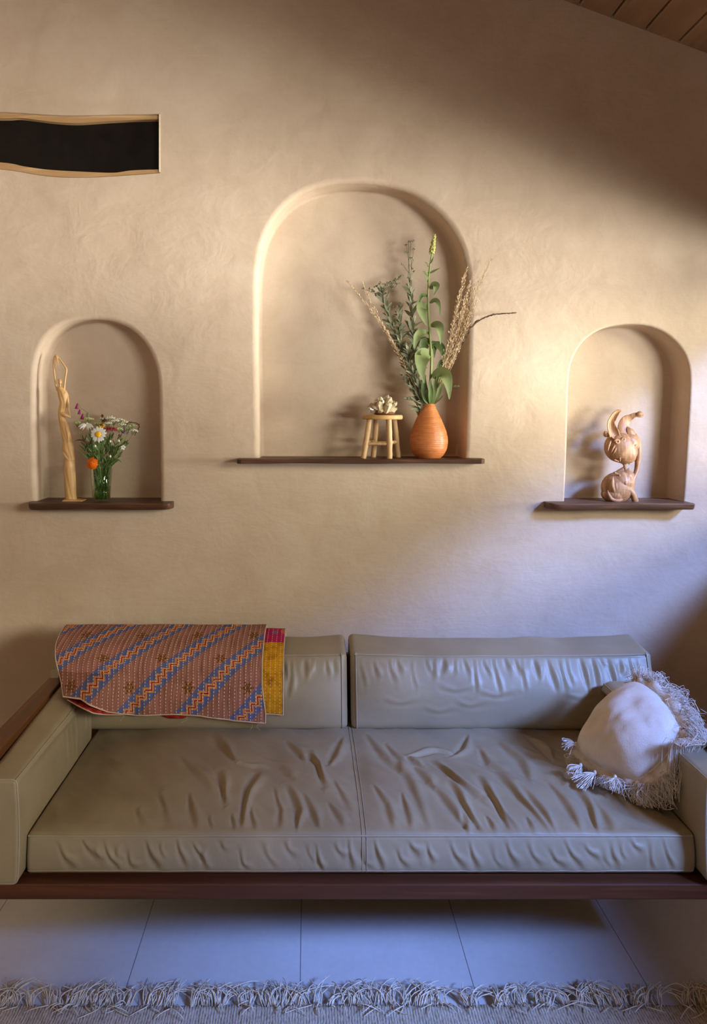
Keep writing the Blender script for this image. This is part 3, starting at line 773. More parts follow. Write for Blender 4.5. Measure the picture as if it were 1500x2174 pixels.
# tassel hanging from the lower corner and a splayed bunch at the left
def tassel(p, d, L, n, spread):
    ms = MB(); ms.ell(p, (.005, .005, .007), nu=8, nv=6)
    for q in range(n):
        e = p + (Vector(d) + Vector((random.gauss(0, spread), random.gauss(0, spread), random.gauss(0, spread * .6)))).normalized() * L * random.uniform(.7, 1)
        e.z = max(e.z, .463); mid = p.lerp(e, .5) + Vector((random.gauss(0, .005), random.gauss(0, .004), .004))
        ms.tube(smooth_path([p, mid, e], 6), .0009, 4)
    part('tassel', ms, M['thread'], pil)
tassel(P(1357, 1668, 2.03), (0, -.25, -1), .042, 40, .22)
tassel(P(1262, 1640, 2.12), (-.85, -.25, -.45), .075, 60, .28)
tassel(P(1232, 1625, 2.15), (-.9, -.2, -.55), .05, 45, .35)
tassel(P(1305, 1650, 2.07), (-.2, -.5, -.7), .045, 45, .45)
tassel(P(1222, 1580, 2.2), (-.9, .05, -.1), .042, 35, .35)

# ------------------------------------------------------------------ wall plate beside the sofa
wo = thing('wall_plate', (P(114, 1440, W).x, W, P(114, 1440, W).z), 'small pale wall plate just showing at the left edge of the quilt', 'wall plate')
mb = MB(); c = P(128, 1440, W); mb.box((c.x - .036, W - .006, c.z - .036), (c.x + .036, W, c.z + .036)); bevel(part('plate', mb, simple('plate_plastic', lin(196, 186, 168), .5, .03), wo, False), .002)
mb = MB(); mb.box((c.x - .012, W - .009, c.z - .02), (c.x + .012, W - .0055, c.z + .02)); part('rocker', mb, simple('rocker_plastic', lin(200, 190, 172), .4, .03), wo, False)

# ------------------------------------------------------------------ rug with fringe
def rug_mat():
    m = Mat('woven_rug', 0.95, 0.1); x, y, z = m.xyz()
    rib = ((x * 900.0).sin() * 0.5 + 0.5); n = m.noise(300, 2, 0.6, m.coord(scale=(1, .25, 1))); b = m.noise(8, 3)
    m.color(m.ramp(n * .6 + b * .25 + rib * .15, [(0.32, lin(132, 116, 94)), (0.5, lin(186, 170, 146)), (0.68, lin(214, 200, 178))]))
    m.bump(n + rib * .3, .6, .004); return m.m
rug = thing('rug', (0.1, 1.2, 0.0), 'pale woven rug with loose tasselled fringe on the floor before the sofa', 'rug')
rows = []; rv = VN(41); RY = 1.908
for i in range(140):
    X = -1.5 + 3.0 * i / 139; e = RY + .006 * float(rv(np.array([X * 6.]), np.array([1.3]))[0]) + .002 * math.sin(X * 60)
    z = .009 + .003 * float(rv(np.array([X * 9.]), np.array([4.3]))[0])
    rows.append([(X, 0.2, .001), (X, 0.2, .009), (X, 1.6, .009), (X, e - .02, z), (X, e - .004, z), (X, e, z - .004), (X, e, .001)])
m = MB(); m.grid(rows, closed_v=True); part('rug_body', m, rug_mat(), rug, True, 50)
x = -0.86; kf = 0
while x < 1.06 and kf < 96:
    w = random.uniform(.006, .013); ln = random.uniform(.05, .09); lean = random.gauss(0, .35)
    if random.random() < .15: x += random.uniform(.01, .035)
    ms = MB()
    for q in range(random.randint(9, 15)):
        bx = x + random.uniform(-w, w); a0 = lean + random.gauss(0, .35); L = ln * random.uniform(.55, 1.05)
        p0 = Vector((bx, RY - random.uniform(.0, .014), .010)); hgt = random.uniform(.003, .019)
        if random.random() < .12: L *= -.6
        p1 = p0 + Vector((math.sin(a0) * L * .35, L * .4, hgt * .9)); cur = random.gauss(0, .016)
        p2 = p0 + Vector((math.sin(a0) * L * .75 + cur, L * .75, hgt)); p3 = p0 + Vector((math.sin(a0) * L + cur * 1.8, L * .95, max(.004, hgt * random.uniform(.1, 1.1))))
        ms.tube(smooth_path([p0, p1, p2, p3], 8), [.0013, .0013, .0013, .0012, .0012, .0011, .0009, .0006], 5)
    part('tassel', ms, M['rug_thread'], rug); x += w * random.uniform(.9, 1.5) + .009; kf += 1

# ------------------------------------------------------------------ stool with crystal cluster
SY = 2.955
def sp(px, py, y=SY): return P(px, py, y)
ST = thing('miniature_stool', (sp(811, 973).x, SY, ZC), 'small round four-legged stool of pale peeled wood on the middle shelf', 'stool')
top_z = sp(0, 881, SY).z; bot_z = sp(0, 890.5, SY).z; cx0 = sp(811.5, 0).x; R0 = 42.5 * SY / F
prof = [(0, bot_z), (R0 - .003, bot_z), (R0, bot_z + .003), (R0 + .0005, (top_z + bot_z) / 2), (R0, top_z - .003), (R0 - .003, top_z), (0, top_z)]
m = MB(); m.lathe((cx0, SY, 0), prof, 56); part('seat', m, M['stool_top'], ST, True, 40)
legs = [(782, 769, -.038, -.048), (846, 848, .040, .052), (824.5, 826, -.045, -.062), (797, 793, .045, .055)]
ends = []
for tx, bx, dy1, dy0 in [(784, 771, -.030, -.040), (825, 826.5, -.048, -.060), (836, 845, .028, .036), (798, 792, .036, .046)]:
    a = Vector((sp(bx, 0, SY + dy0).x, SY + dy0, ZC)); b = Vector((sp(tx, 0, SY + dy1).x, SY + dy1, bot_z + .002))
    pts = smooth_path([a, a.lerp(b, .5) + Vector((.0008, 0, 0)), b], 10)
    m = MB(); m.tube(pts, [.0112 - .0006 * abs(i - 5) / 5 + .0004 * math.sin(i * 2.3) for i in range(10)], 14); part('leg', m, M['stool_wood'], ST, True, 50)
    ends.append((a, b))
def rung(i, j, f):
    a = ends[i][0].lerp(ends[i][1], f); b = ends[j][0].lerp(ends[j][1], f); d = (b - a).normalized() * .008
    m = MB(); m.tube(smooth_path([a - d, (a + b) / 2 + Vector((0, 0, .001)), b + d], 8), .0068, 12); part('stretcher', m, M['stool_wood'], ST, True, 50)
rung(0, 1, .37); rung(1, 2, .40); rung(2, 3, .37); rung(3, 0, .40)

def crystal_mat():
    m = Mat('smoky_citrine', 0.12, 0.6); n = m.noise(30, 3); m.color(m.ramp(n, [(0.3, lin(184, 160, 116)), (0.7, lin(228, 214, 182))]))
    m.b.inputs['Transmission Weight'].default_value = 0.12; m.b.inputs['IOR'].default_value = 1.5
    m.b.inputs['Subsurface Weight'].default_value = 0.0; return m.m
M['crystal'] = crystal_mat(); M['matrix'] = simple('brown_rock', lin(110, 70, 44), .8, .3, 60, .6)
CR = thing('crystal_cluster', (sp(815, 0).x, SY, top_z), 'pale honey quartz crystal cluster resting on the small wooden stool', 'crystal')
cc = Vector((sp(815, 0).x, SY, top_z)); m = MB(); m.ell(cc + Vector((.0, 0, .007)), (.043, .032, .009), nu=20, nv=8); m.ell(cc + Vector((-.018, -.004, .012)), (.022, .02, .01)); part('rock_base', m, M['matrix'], CR)
rc = random.Random(12); m = MB()
def crystal(m, base, d, L, r, rc):
    d = Vector(d).normalized(); u = d.orthogonal().normalized(); w = d.cross(u); rot = rc.random() * 6; rr = []
    for f, k in ((0, .85), (.5, 1), (.84, .9)):
        rr.append([base + d * L * f + (u * math.cos(rot + PI / 3 * j) + w * math.sin(rot + PI / 3 * j)) * r * k * (1 + .15 * math.sin(j * 2.1)) for j in range(6)])
    k0 = len(m.v); m.grid(rr, closed_v=True); k1 = k0 + 12; m.v.append(tuple(base + d * L + u * r * .25)); t = len(m.v) - 1
    for j in range(6): m.f.append((k1 + j, k1 + (j + 1) % 6, t)); m.m.append(0)
    m.f.append(tuple(k0 + j for j in range(6))[::-1]); m.m.append(0)
for q in range(70):
    a = rc.uniform(0, 2 * PI); rad = rc.uniform(0, .036); b = cc + Vector((math.cos(a) * rad, math.sin(a) * rad * .75, .010 + .012 * (1 - rad / .036)))
    d = Vector((math.cos(a) * rad * 18 + rc.gauss(0, .6), math.sin(a) * rad * 14 + rc.gauss(0, .5) - .15, .9 + rc.gauss(0, .25)))
    h = (.045 - .020 * rad / .036 + (.014 if abs(b.x - cc.x) < .014 else 0)) * rc.uniform(.6, 1.2); crystal(m, b, d, h, rc.uniform(.0065, .0135), rc)
part('crystals', m, M['crystal'], CR, False)

# ------------------------------------------------------------------ orange vase and its tall stems
VY = 2.962; VX = sp(909.5, 0, VY).x; k = VY / F
def terracotta():
    m = Mat('orange_glaze', 0.38, 0.45); x, y, z = m.xyz(); n = m.noise(14, 4, 0.6, m.coord(scale=(1, 1, 6))); sp_ = m.noise(90, 3)
    ln = (z * 900.0).sin() * .5 + .5
    m.color(m.ramp(n * .6 + sp_ * .2 + ln * .08, [(0.26, lin(172, 96, 48)), (0.55, lin(206, 128, 70)), (0.8, lin(222, 154, 98))])); m.bump(ln * .5 + sp_ * .3, .25, .0015); return m.m
vase = thing('vase', (VX, VY, ZC), 'egg-shaped orange ribbed ceramic vase on the middle shelf', 'vase')
tab = [(0, 24), (.02, 28), (.08, 33.5), (.17, 38.4), (.28, 40.4), (.38, 40), (.5, 36.8), (.62, 31.6), (.74, 25.6), (.86, 19.2), (.95, 14.3), (.985, 12.6), (1, 11.6)]
H = 114 * k; hs = np.linspace(0, 1, 170); rad = interp(hs, tab); rad = np.convolve(np.pad(rad, 4, mode='edge'), np.ones(9) / 9, 'valid')
prof = [(0, ZC + .0003)] + [(r * k + .00045 * math.sin(h * H * 1700), ZC + .0003 + h * H) for h, r in zip(hs, rad)]
prof += [(rad[-1] * k - .003, ZC + H), (rad[-20] * k - .004, ZC + H * .88), (rad[-60] * k - .004, ZC + H * .64), (0, ZC + H * .6)]
m = MB(); m.lathe((VX, VY, 0), prof, 64); part('vase_body', m, terracotta(), vase)
M['stem_green'] = simple('green_stem', lin(128, 142, 74), .55); M['leaf_green'] = simple('soft_green_leaf', lin(120, 130, 80), .6, .2, 18, .3, .3, 0, .25)
M['leaf_dark'] = simple('dark_green_leaf', lin(92, 110, 58), .6, .2, 18, .3, .3, 0, .2)
M['sage'] = simple('grey_sage_leaf', lin(146, 146, 116), .7, .2, 30, .2, .2, 0, .2); M['sage_dark'] = simple('dusky_sage_leaf', lin(116, 116, 88), .7, .2, 30, .2, .2, 0, .15)
M['sage_bud'] = simple('sage_bud', lin(128, 124, 92), .8, .25, 80)
M['straw'] = simple('dry_straw', lin(196, 166, 116), .7, .15, 60); M['husk'] = simple('dry_husk', lin(210, 184, 150), .75, .15, 80, 0, .2, 0, .25)
M['husk_dark'] = simple('dark_husk', lin(104, 82, 58), .75, .2, 80); M['bud_yellow'] = simple('green_yellow_bud', lin(176, 172, 96), .7, .2, 80)
def v_root(px): return Vector((sp(px, 0, VY).x, VY, ZC + .02))
def curve(pts, n=24): return smooth_path([P(*p) for p in pts], n)
ROOT = (909, 945, VY)
def along(path, f):
    x = f * (len(path) - 1); i = min(int(x), len(path) - 2); return path[i].lerp(path[i + 1], x - i), (path[i + 1] - path[i]).normalized()
def stem_part(o, path, r0, r1, mat, n=7, nm='stem'):
    m = MB(); L = len(path); m.tube(path, [r0 + (r1 - r0) * i / (L - 1) for i in range(L)], n); return part(nm, m, mat, o)

# the tall green stalk with a budded spike
mul = thing('green_stalk', tuple(P(909, 945, VY)), 'tall bright green leafy stalk with a yellow-green budded spike, rising from the orange vase', 'flower stalk')
path = curve([(909, 945, VY), (910, 858, VY), (915, 770, VY - .02), (911, 700, VY - .02), (908, 640, VY - .02), (910, 585, VY - .02), (916, 540, VY - .015), (922, 498, VY - .01)], 40)
stem_part(mul, path, .0058, .0022, M['stem_green'], 9)
m = MB(); rb = random.Random(3)
for i in range(95):
    f = .865 + .135 * i / 94; p, tg = along(path, f); sz = .0074 * (1 - .55 * i / 94) * rb.uniform(.75, 1.25); a = i * 2.4
    p = p + Vector((math.cos(a), math.sin(a), .2)) * sz * 1.05; m.ell(p, (sz * .62, sz * .62, sz * .8), nu=7, nv=5)
part('bud_spike', m, M['bud_yellow'], mul)
def cpx(x, y): return (700 + x / 3.571, 460 + y / 3.571)
def add_leaf(o, a, b, c, w, yo=-.03, mat='leaf_green', y0=-.015, yc=None, fold=.3, face=(0.15, -1, 0.25)):
    pa = P(*cpx(*a), VY + y0); pb = P(*cpx(*b), VY + yo * 1.1); pc_ = P(*cpx(*c), VY + (yc if yc is not None else yo))
    m = MB(); m.leaf(pa, pb * 1.0, pc_, w * VY / F / 3.571, face, fold, 12, wav=.12); part('leaf', m, M[mat], o)
L1 = [((755,430),(790,410),(835,388),16,-.03,'leaf_green'),((748,430),(735,420),(700,415),16,-.03,'leaf_green'),((745,500),(738,450),(712,425),28,-.03,'leaf_green'),
 ((745,380),(735,360),(722,340),14,-.02,'leaf_green'),((755,360),(775,330),(785,300),14,-.03,'leaf_green'),
 ((757,545),(830,480),(785,595),62,-.04,'leaf_green'),((747,610),(670,560),(678,675),30,-.03,'leaf_dark'),((757,655),(830,590),(832,748),42,-.045,'leaf_green'),
 ((742,690),(650,650),(733,825),92,-.05,'leaf_green'),((765,825),(850,790),(838,968),74,-.05,'leaf_green'),((748,885),(640,850),(642,1015),64,-.045,'leaf_green'),
 ((762,950),(690,930),(705,1085),80,-.01,'leaf_dark'),((780,965),(860,960),(862,1100),62,-.02,'leaf_dark'),((772,1000),(800,900),(790,1070),50,-.015,'leaf_dark'),
 ((765,1045),(640,1010),(715,1262),118,-.075,'leaf_green'),((700,1090),(630,1060),(690,1010),60,-.07,'leaf_green'),
 ((775,1215),(900,1120),(905,1385),106,-.085,'leaf_green'),((800,1320),(850,1040),(860,1110),58,-.01,'leaf_dark'),((925,1290),(950,1285),(982,1284),22,-.05,'leaf_green'),
 ((750,1420),(690,1330),(725,1200),60,-.03,'leaf_dark'),((770,1420),(790,1300),(800,1210),48,-.045,'leaf_green'),((785,1420),(830,1330),(850,1250),36,-.03,'leaf_green'),((735,1420),(700,1340),(690,1240),46,-.02,'leaf_dark'),
 ((760,1420),(765,1330),(760,1230),40,-.05,'leaf_dark'),((795,1420),(860,1360),(858,1345),12,-.05,'leaf_green')]
for a, b, c, w, yo, mt in L1: add_leaf(mul, a, b, c, w, yo, mt)

def sage(pts, label, seed, lo, hi, n, lf=(.028, .046), flowers=None, mat='sage', wid=.0105):
    o = thing('sage_stalk', tuple(P(905, 945, VY)), label, 'sage stalk', None); path = curve([(907, 945, VY)] + pts, 40); r = random.Random(seed)
    stem_part(o, path, .0028, .0012, M['sage_dark'], 6); m = MB()
    for i in range(n):
        f = lo + (hi - lo) * i / n; p, tg = along(path, f); a = i * 2.4 + r.random(); L = r.uniform(*lf) * r.uniform(.65, 1.1) * (1 - .45 * max(0, (f - .55)) / .45)
        out = Vector((math.cos(a), math.sin(a) * .7 - .15, 0)); d = (out * r.uniform(.35, 1.1) + tg * r.uniform(.5, 1.2) + Vector((r.gauss(0, .2), 0, r.gauss(0, .15)))).normalized()
        e = p + d * L; mid = p + d * L * .5 + Vector((0, 0, L * .08)); e = e + Vector((0, 0, -L * r.uniform(-.05, .15)))
        if e.y > W + ND - .008: e.y = W + ND - .008; mid.y = min(mid.y, e.y)
        m.leaf(p, mid, e, wid * r.uniform(.7, 1.3) * (L / .04), (r.gauss(0, .5), -1, r.gauss(.3, .4)), .25, 5)
    part('foliage', m, M[mat], o)
    if flowers:
        mf = MB(); ms = MB()
        for (px, py, rr, cnt) in flowers:
            c = P(px, py, path[-1].y); st, _ = along(path, r.uniform(.75, .95)); ms.tube(smooth_path([st, st.lerp(c, .5) + Vector((0, 0, -.004)), c], 6), .0008, 4)
            mf = MB()
            for q in range(cnt):
                p = c + Vector((r.gauss(0, rr), r.gauss(0, rr * .7), r.gauss(0, rr * .5))); p.y = min(p.y, W + ND - .006); s = r.uniform(.0016, .0034); mf.ell(p, (s, s, s * .8), nu=6, nv=4)
            part('flower_head', mf, M['sage_bud'], o)
        part('branchlet', ms, M['sage_dark'], o)
    return o
sage([(890, 858, VY), (880, 770, VY + .01), (876, 690, VY + .01), (870, 600, VY + .015), (866, 512, VY + .02)], 'tallest grey-green sage stalk, upright in the orange vase left of the bright green one', 5, .12, .80, 125, (.036, .062),
     [(862, 520, .003, 7), (872, 513, .005, 16), (860, 535, .004, 6), (878, 528, .004, 8), (873, 548, .004, 9), (878, 552, .003, 6), (855, 561, .004, 5), (876, 570, .003, 8), (880, 575, .003, 6), (866, 590, .003, 8)])
um = [(772, 612, .004, 14), (785, 612, .004, 10), (792, 618, .005, 16), (800, 608, .005, 18), (806, 602, .005, 20), (812, 612, .006, 20), (820, 604, .006, 24), (828, 600, .006, 24), (836, 597, .005, 22), (842, 592, .005, 20), (848, 588, .004, 16), (852, 585, .003, 10), (798, 626, .004, 14), (815, 622, .005, 18), (832, 610, .005, 18), (843, 602, .004, 12)]
sage([(888, 858, VY), (862, 770, VY + .005), (836, 700, VY + .01), (815, 640, VY + .01), (806, 608, VY + .01)], 'grey sage stalk leaning left in the orange vase under a flat cluster of small buds', 8, .14, .93, 120, (.036, .066), um)
sage([(893, 858, VY), (872, 790, VY - .01), (850, 720, VY - .01), (847, 650, VY - .005)], 'shorter dusky sage stalk between the left-leaning and the tallest sage', 13, .12, .99, 110, (.032, .056), [(849, 645, .005, 14), (842, 652, .005, 10)], 'sage_dark')
sage([(895, 858, VY - .01), (880, 800, VY - .03), (868, 760, VY - .035), (866, 735, VY - .04)], 'low silvery sage sprig at the front of the orange vase bouquet', 19, .15, .99, 60, (.036, .06), None, 'sage')
sage([(893, 858, VY - .01), (878, 832, VY - .03), (862, 808, VY - .04), (853, 795, VY - .045)], 'short sage sprig pointing left just above the stool in the middle niche', 23, .35, .99, 22, (.026, .042), None, 'sage_dark')
sage([(893, 859, VY - .012), (884, 852, VY - .03), (872, 848, VY - .035), (862, 846, VY - .04)], 'tiny sage sprig bent low over the left rim of the orange vase', 29, .55, .99, 14, (.02, .034), None, 'sage_dark')

def grass(pts, label, seed, f0, n, spread, group=None, dark=False, sl=(.006, .010), name='grass_stem', yadd=0):
    o = thing(name, tuple(P(911, 945, VY)), label, 'dried grass', group); path = curve([(911, 945, VY)] + pts, 46); r = random.Random(seed)
    stem_part(o, path, .0012, .0006, M['husk_dark'] if dark else M['straw'], 5); m = MB()
    for i in range(n):
        f = f0 + (1 - f0) * i / n; p, tg = along(path, f); env = math.sin(PI * (.12 + .86 * i / n)) ** .7
        a = r.uniform(0, 2 * PI); out = Vector((math.cos(a), math.sin(a) * .6, 0)); q = p + (out * spread * env * r.uniform(.1, 1)) + tg * spread * r.uniform(.2, 1.4)
        if not dark: m.tube([p, q], .00028, 3, caps=False)
        d = (tg + out * .35).normalized(); L = r.uniform(*sl)
        m.leaf(q, q + d * L * .5, q + d * L, L * (.34 if not dark else .42), (r.gauss(0, .4), -1, r.gauss(0, .4)), .5, 3)
    part('plume', m, M['husk_dark'] if dark else M['husk'], o); return o
grass([(895, 858, VY), (862, 785, VY - .02), (826, 715, VY - .03), (785, 655, VY - .035), (737, 597, VY - .04)], 'long thin dried grass arching furthest left from the orange vase', 31, .50, 130, .008)
grass([(896, 858, VY), (864, 790, VY - .02), (830, 725, VY - .03), (798, 665, VY - .03), (772, 606, VY - .03)], 'dried grass leaning left beside the furthest-left one, ending at the sage bud cluster', 32, .45, 140, .009)
grass([(897, 858, VY), (868, 795, VY - .03), (845, 745, VY - .035), (812, 690, VY - .04)], 'shortest of the dried grasses leaning left from the orange vase', 33, .45, 90, .009)
gl = 'tan dried grass in the sheaf leaning right from the orange vase'
tips = [(990, 572, .36, .010), (983, 590, .40, .011), (1000, 592, .42, .010), (975, 620, .42, .011), (994, 612, .40, .011), (1005, 606, .45, .009), (985, 640, .45, .011), (1011, 640, .50, .009), (970, 655, .46, .010), (997, 668, .5, .010)]
for i, (tx, ty, f0, spd) in enumerate(tips):
    fw = -.045 - .004 * (i % 4); mx = 925 + (tx - 925) * .42
    grass([(919, 858, VY - .004), (mx - 5 + (i % 3) * 4, 858 + (ty - 858) * .38, VY + fw * .5), (925 + (tx - 925) * .76, 858 + (ty - 858) * .74, VY + fw), (tx, ty, VY + fw * 1.4)], gl, 40 + i, f0, 95, spd, 'sheaf of tan dried grasses')
grass([(920, 858, VY), (965, 740, VY - .03), (1000, 650, VY - .06), (1020, 600, VY - .07), (1042, 554, VY - .07)], 'airy pale dried grass rising highest at the right of the sheaf', 61, .55, 60, .014)
grass([(921, 858, VY), (952, 792, VY - .04), (978, 735, VY - .06), (1002, 692, VY - .07), (1040, 670, VY - .08), (1093, 664, VY - .085)], 'single dark spiked grass bending far right out of the middle niche', 62, .50, 70, .0022, None, True, (.010, .015))

# ------------------------------------------------------------------ tumbler of garden flowers
GY = 2.958; GX = P(215, 0, GY).x; gk = GY / F
def thin_glass(name, tint, refl=0.12, rough=0.02):
    m = bpy.data.materials.new(name); m.use_nodes = True; nt = m.node_tree; nt.nodes.clear()
    out = nt.nodes.new('ShaderNodeOutputMaterial'); t = nt.nodes.new('ShaderNodeBsdfTransparent'); t.inputs[0].default_value = tint
    gl_ = nt.nodes.new('ShaderNodeBsdfGlossy'); gl_.inputs['Roughness'].default_value = rough; fr_ = nt.nodes.new('ShaderNodeLayerWeight'); fr_.inputs[0].default_value = .25
    mx = nt.nodes.new('ShaderNodeMixShader'); mul_ = nt.nodes.new('ShaderNodeMath'); mul_.operation = 'MULTIPLY_ADD'; mul_.inputs[1].default_value = .4; mul_.inputs[2].default_value = refl * .4
    nt.links.new(fr_.outputs['Fresnel'], mul_.inputs[0]); nt.links.new(mul_.outputs[0], mx.inputs[0]); nt.links.new(t.outputs[0], mx.inputs[1]); nt.links.new(gl_.outputs[0], mx.inputs[2]); nt.links.new(mx.outputs[0], out.inputs[0]); return m
glass = thing('drinking_glass', (GX, GY, ZL), 'clear tapered drinking glass of water holding garden flowers on the left shelf', 'glass')
gH = 70 * gk; r0, r1 = 18.5 * gk, 23 * gk
m = MB(); m.lathe((GX, GY, ZL + .0004), [(0, 0), (r0 * .95, 0), (r0, .003), (r1, gH - .001), (r1 - .0008, gH), (r1 - .0018, gH - .001), (r0 - .001, .008), (0, .007)], 48); part('tumbler', m, thin_glass('clear_glass', (.93, .97, .93, 1), .04), glass)
wh = 31 * gk; rw = r0 + (r1 - r0) * wh / gH - .002
m = MB(); m.lathe((GX, GY, ZL + .0004), [(0, .0085), (r0 - .0025, .0085), (rw, wh), (0, wh)], 48); part('water', m, thin_glass('flower_water', (.72, .82, .55, 1), .05), glass)
M['petal_white'] = simple('white_petal', lin(238, 236, 228), .6, .04, 40, 0, .3, 0, .25); M['disc'] = simple('yellow_disc', lin(232, 170, 20), .7, .15, 200, .5)
M['orange'] = simple('orange_petal', lin(240, 118, 16), .55, .15, 60, 0, .3, 0, .25); M['crimson'] = simple('crimson_floret', lin(150, 42, 54), .7, .25, 120)
M['magenta'] = simple('magenta_bell', lin(150, 50, 104), .55, .25, 60, 0, .3, 0, .25); M['cream'] = simple('cream_floret', lin(210, 207, 176), .75, .12, 90)
M['cream_green'] = simple('green_cream_floret', lin(176, 184, 122), .75, .15, 90); M['brown_fl'] = simple('maroon_floret', lin(70, 34, 28), .7, .2, 90)
M['stem_dark'] = simple('dark_green_stem', lin(96, 122, 60), .5, .2, 30); M['mauve'] = simple('mauve_floret', lin(112, 84, 104), .7, .2, 90); M['seed'] = simple('brown_seed', lin(84, 56, 38), .8, .25, 90)
rf = random.Random(77)
def gstem(o, tip, bend=0.0, yo=-.01, r=.0011, base=None, mat='stem_dark', leaves=5):
    bx = base if base is not None else rf.uniform(203, 227)
    rimx = 215 + max(-19, min(19, (tip[0] - 215) * .45))
    pts = [P(bx, 1060, GY + rf.uniform(-.012, .012)), P((bx + rimx) / 2, 1028, GY + rf.uniform(-.012, .01)), P(rimx, 996, GY + max(-.025, min(.025, yo * .5))), P(rimx + (tip[0] - rimx) * .55 + bend, 996 + (tip[1] - 996) * .55, GY + yo * .8), P(tip[0], tip[1], GY + yo)]
    path = smooth_path(pts, 26); stem_part(o, path, r, r * .7, M[mat], 5)
    if leaves:
        m = MB()
        for q in range(leaves):
            f = rf.uniform(.12, .92); p, tg = along(path, f); inside = f < .55; a = rf.uniform(0, 2 * PI); L = rf.uniform(.012, .020) if inside else rf.uniform(.018, .034)
            d = (Vector((math.cos(a), math.sin(a) * .6, 0)) * (.35 if inside else .8) + tg).normalized(); e = p + d * L
            if inside:
                rr = math.hypot(e.x - GX, e.y - GY); lim = r0 - .004
                if rr > lim: e.x = GX + (e.x - GX) * lim / rr; e.y = GY + (e.y - GY) * lim / rr
            m.leaf(p, p + d * L * .5 + Vector((0, 0, .002)), e, rf.uniform(.004, .0075), (rf.gauss(0, .5), -1, rf.gauss(.2, .4)), .2, 5)
        part('foliage', m, M['leaf_dark'] if rf.random() < .5 else M['stem_dark'], o)
    return path
def gthing(name, label, cat, group=None): return thing(name, (GX, GY, ZL + .01), label, cat, group)
def ray_flower(o, c, R, n, w, mat, face=(0, -1, .15), disc=None, droop=0, layers=1, dz=.004):
    fc = Vector(face).normalized(); u = fc.orthogonal().normalized(); v = fc.cross(u); m = MB()
    for l in range(layers):
        Rl = R * (1 - .22 * l)
        for q in range(n):
            a = 2 * PI * (q + .5 * (l % 2)) / n + rf.gauss(0, .05); d = u * math.cos(a) + v * math.sin(a)
            L = Rl * rf.uniform(.9, 1.06)
            m.leaf(c + d * L * .12 + fc * dz * l * .6, c + d * L * .6 + fc * (dz * l + dz), c + d * L + fc * (dz * l - droop), w, fc, -.12, 8, shape=1.6)
    pt = part('petals', m, M[mat], o)
    if disc:
        m = MB(); rot = fc.to_track_quat('Z', 'Y').to_matrix(); m.ell(c + fc * .003, (disc, disc, disc * .55), rot, 18, 10); part('disc', m, M['disc'], pt)
def floret_head(o, c, rx, ry, rz, n, s, mat, nm='florets'):
    m = MB()
    for q in range(n):
        a = rf.random() * 2 * PI; b = math.sqrt(rf.random()); z = rf.gauss(0, .25) + (1 - b * b) * .7
        p = Vector(c) + Vector((math.cos(a) * b * rx, math.sin(a) * b * ry, z * rz)); ss = s * rf.uniform(.6, 1.2); m.ell(p, (ss, ss, ss * .75), nu=6, nv=4)
    return part(nm, m, M[mat], o)
d = gthing('daisy', 'white daisy with a yellow centre facing out of the glass bouquet', 'flower'); pth = gstem(d, (208, 924), 0, -.052, .0014); ray_flower(d, P(208.5, 922.5, GY - .056), 17.5 * gk, 15, .0105, 'petal_white', (-.05, -1, .12), 6.4 * gk)
d = gthing('marigold', 'bright orange double marigold hanging over the rim of the glass', 'flower'); pth = gstem(d, (197, 985), -6, -.048, .0014, leaves=2)
ray_flower(d, P(195, 984.5, GY - .054), 13.6 * gk, 17, .0078, 'orange', (-.12, -1, .05), None, .003, 5, .0034)
d = gthing('yarrow', 'dark red flat-topped yarrow beside the white daisy in the glass', 'flower'); gstem(d, (236, 918), 0, -.035, .0013); floret_head(d, P(235, 913, GY - .038), 12.5 * gk, .018, .012, 170, .0026, 'crimson')
d = gthing('penstemon', 'drooping stem of magenta bell flowers at the top left of the glass bouquet', 'flower'); pth = gstem(d, (183, 874), 3, -.01, .0009, leaves=3)
m = MB(); m.tube(smooth_path([P(183, 874, GY - .01), P(176, 869, GY - .012), P(171, 866, GY - .012), P(165, 855, GY - .012)], 10), .0007, 5); part('stem', m, M['stem_dark'], d)
for bx, by, s in ((164.5, 856, 1.1), (169.5, 869, .95), (176, 878, 1.15)):
    c = P(bx, by, GY - .014); m = MB(); dd = Vector((-.12, -.1, -1)).normalized(); L = 11 * gk * s
    m.tube([c + dd * L * f for f in (0, .25, .55, .8, 1.0)], [.0012, .0035 * s, .0048 * s, .0058 * s, .0072 * s], 9, caps=False); part('bell', m, M['magenta'], d)
d = gthing('daisy', 'pale drooping daisy seen from behind, low at the left of the glass bouquet', 'flower'); gstem(d, (184, 902), 0, -.03, .0012)
m = MB(); c = P(184, 900, GY - .03)
for q in range(9):
    a = PI + PI * q / 8; e = c + Vector((math.cos(a) * .030, -.01 + .012 * math.sin(q * 2), -.012 + .012 * math.sin(a))); m.leaf(c, c.lerp(e, .5) + Vector((0, 0, .006)), e, .0095, (0, -1, .3), -.1, 6)
part('petals', m, M['petal_white'], d); m = MB(); m.ell(c + Vector((0, 0, .002)), (.006, .006, .004)); part('calyx', m, M['cream_green'], d)
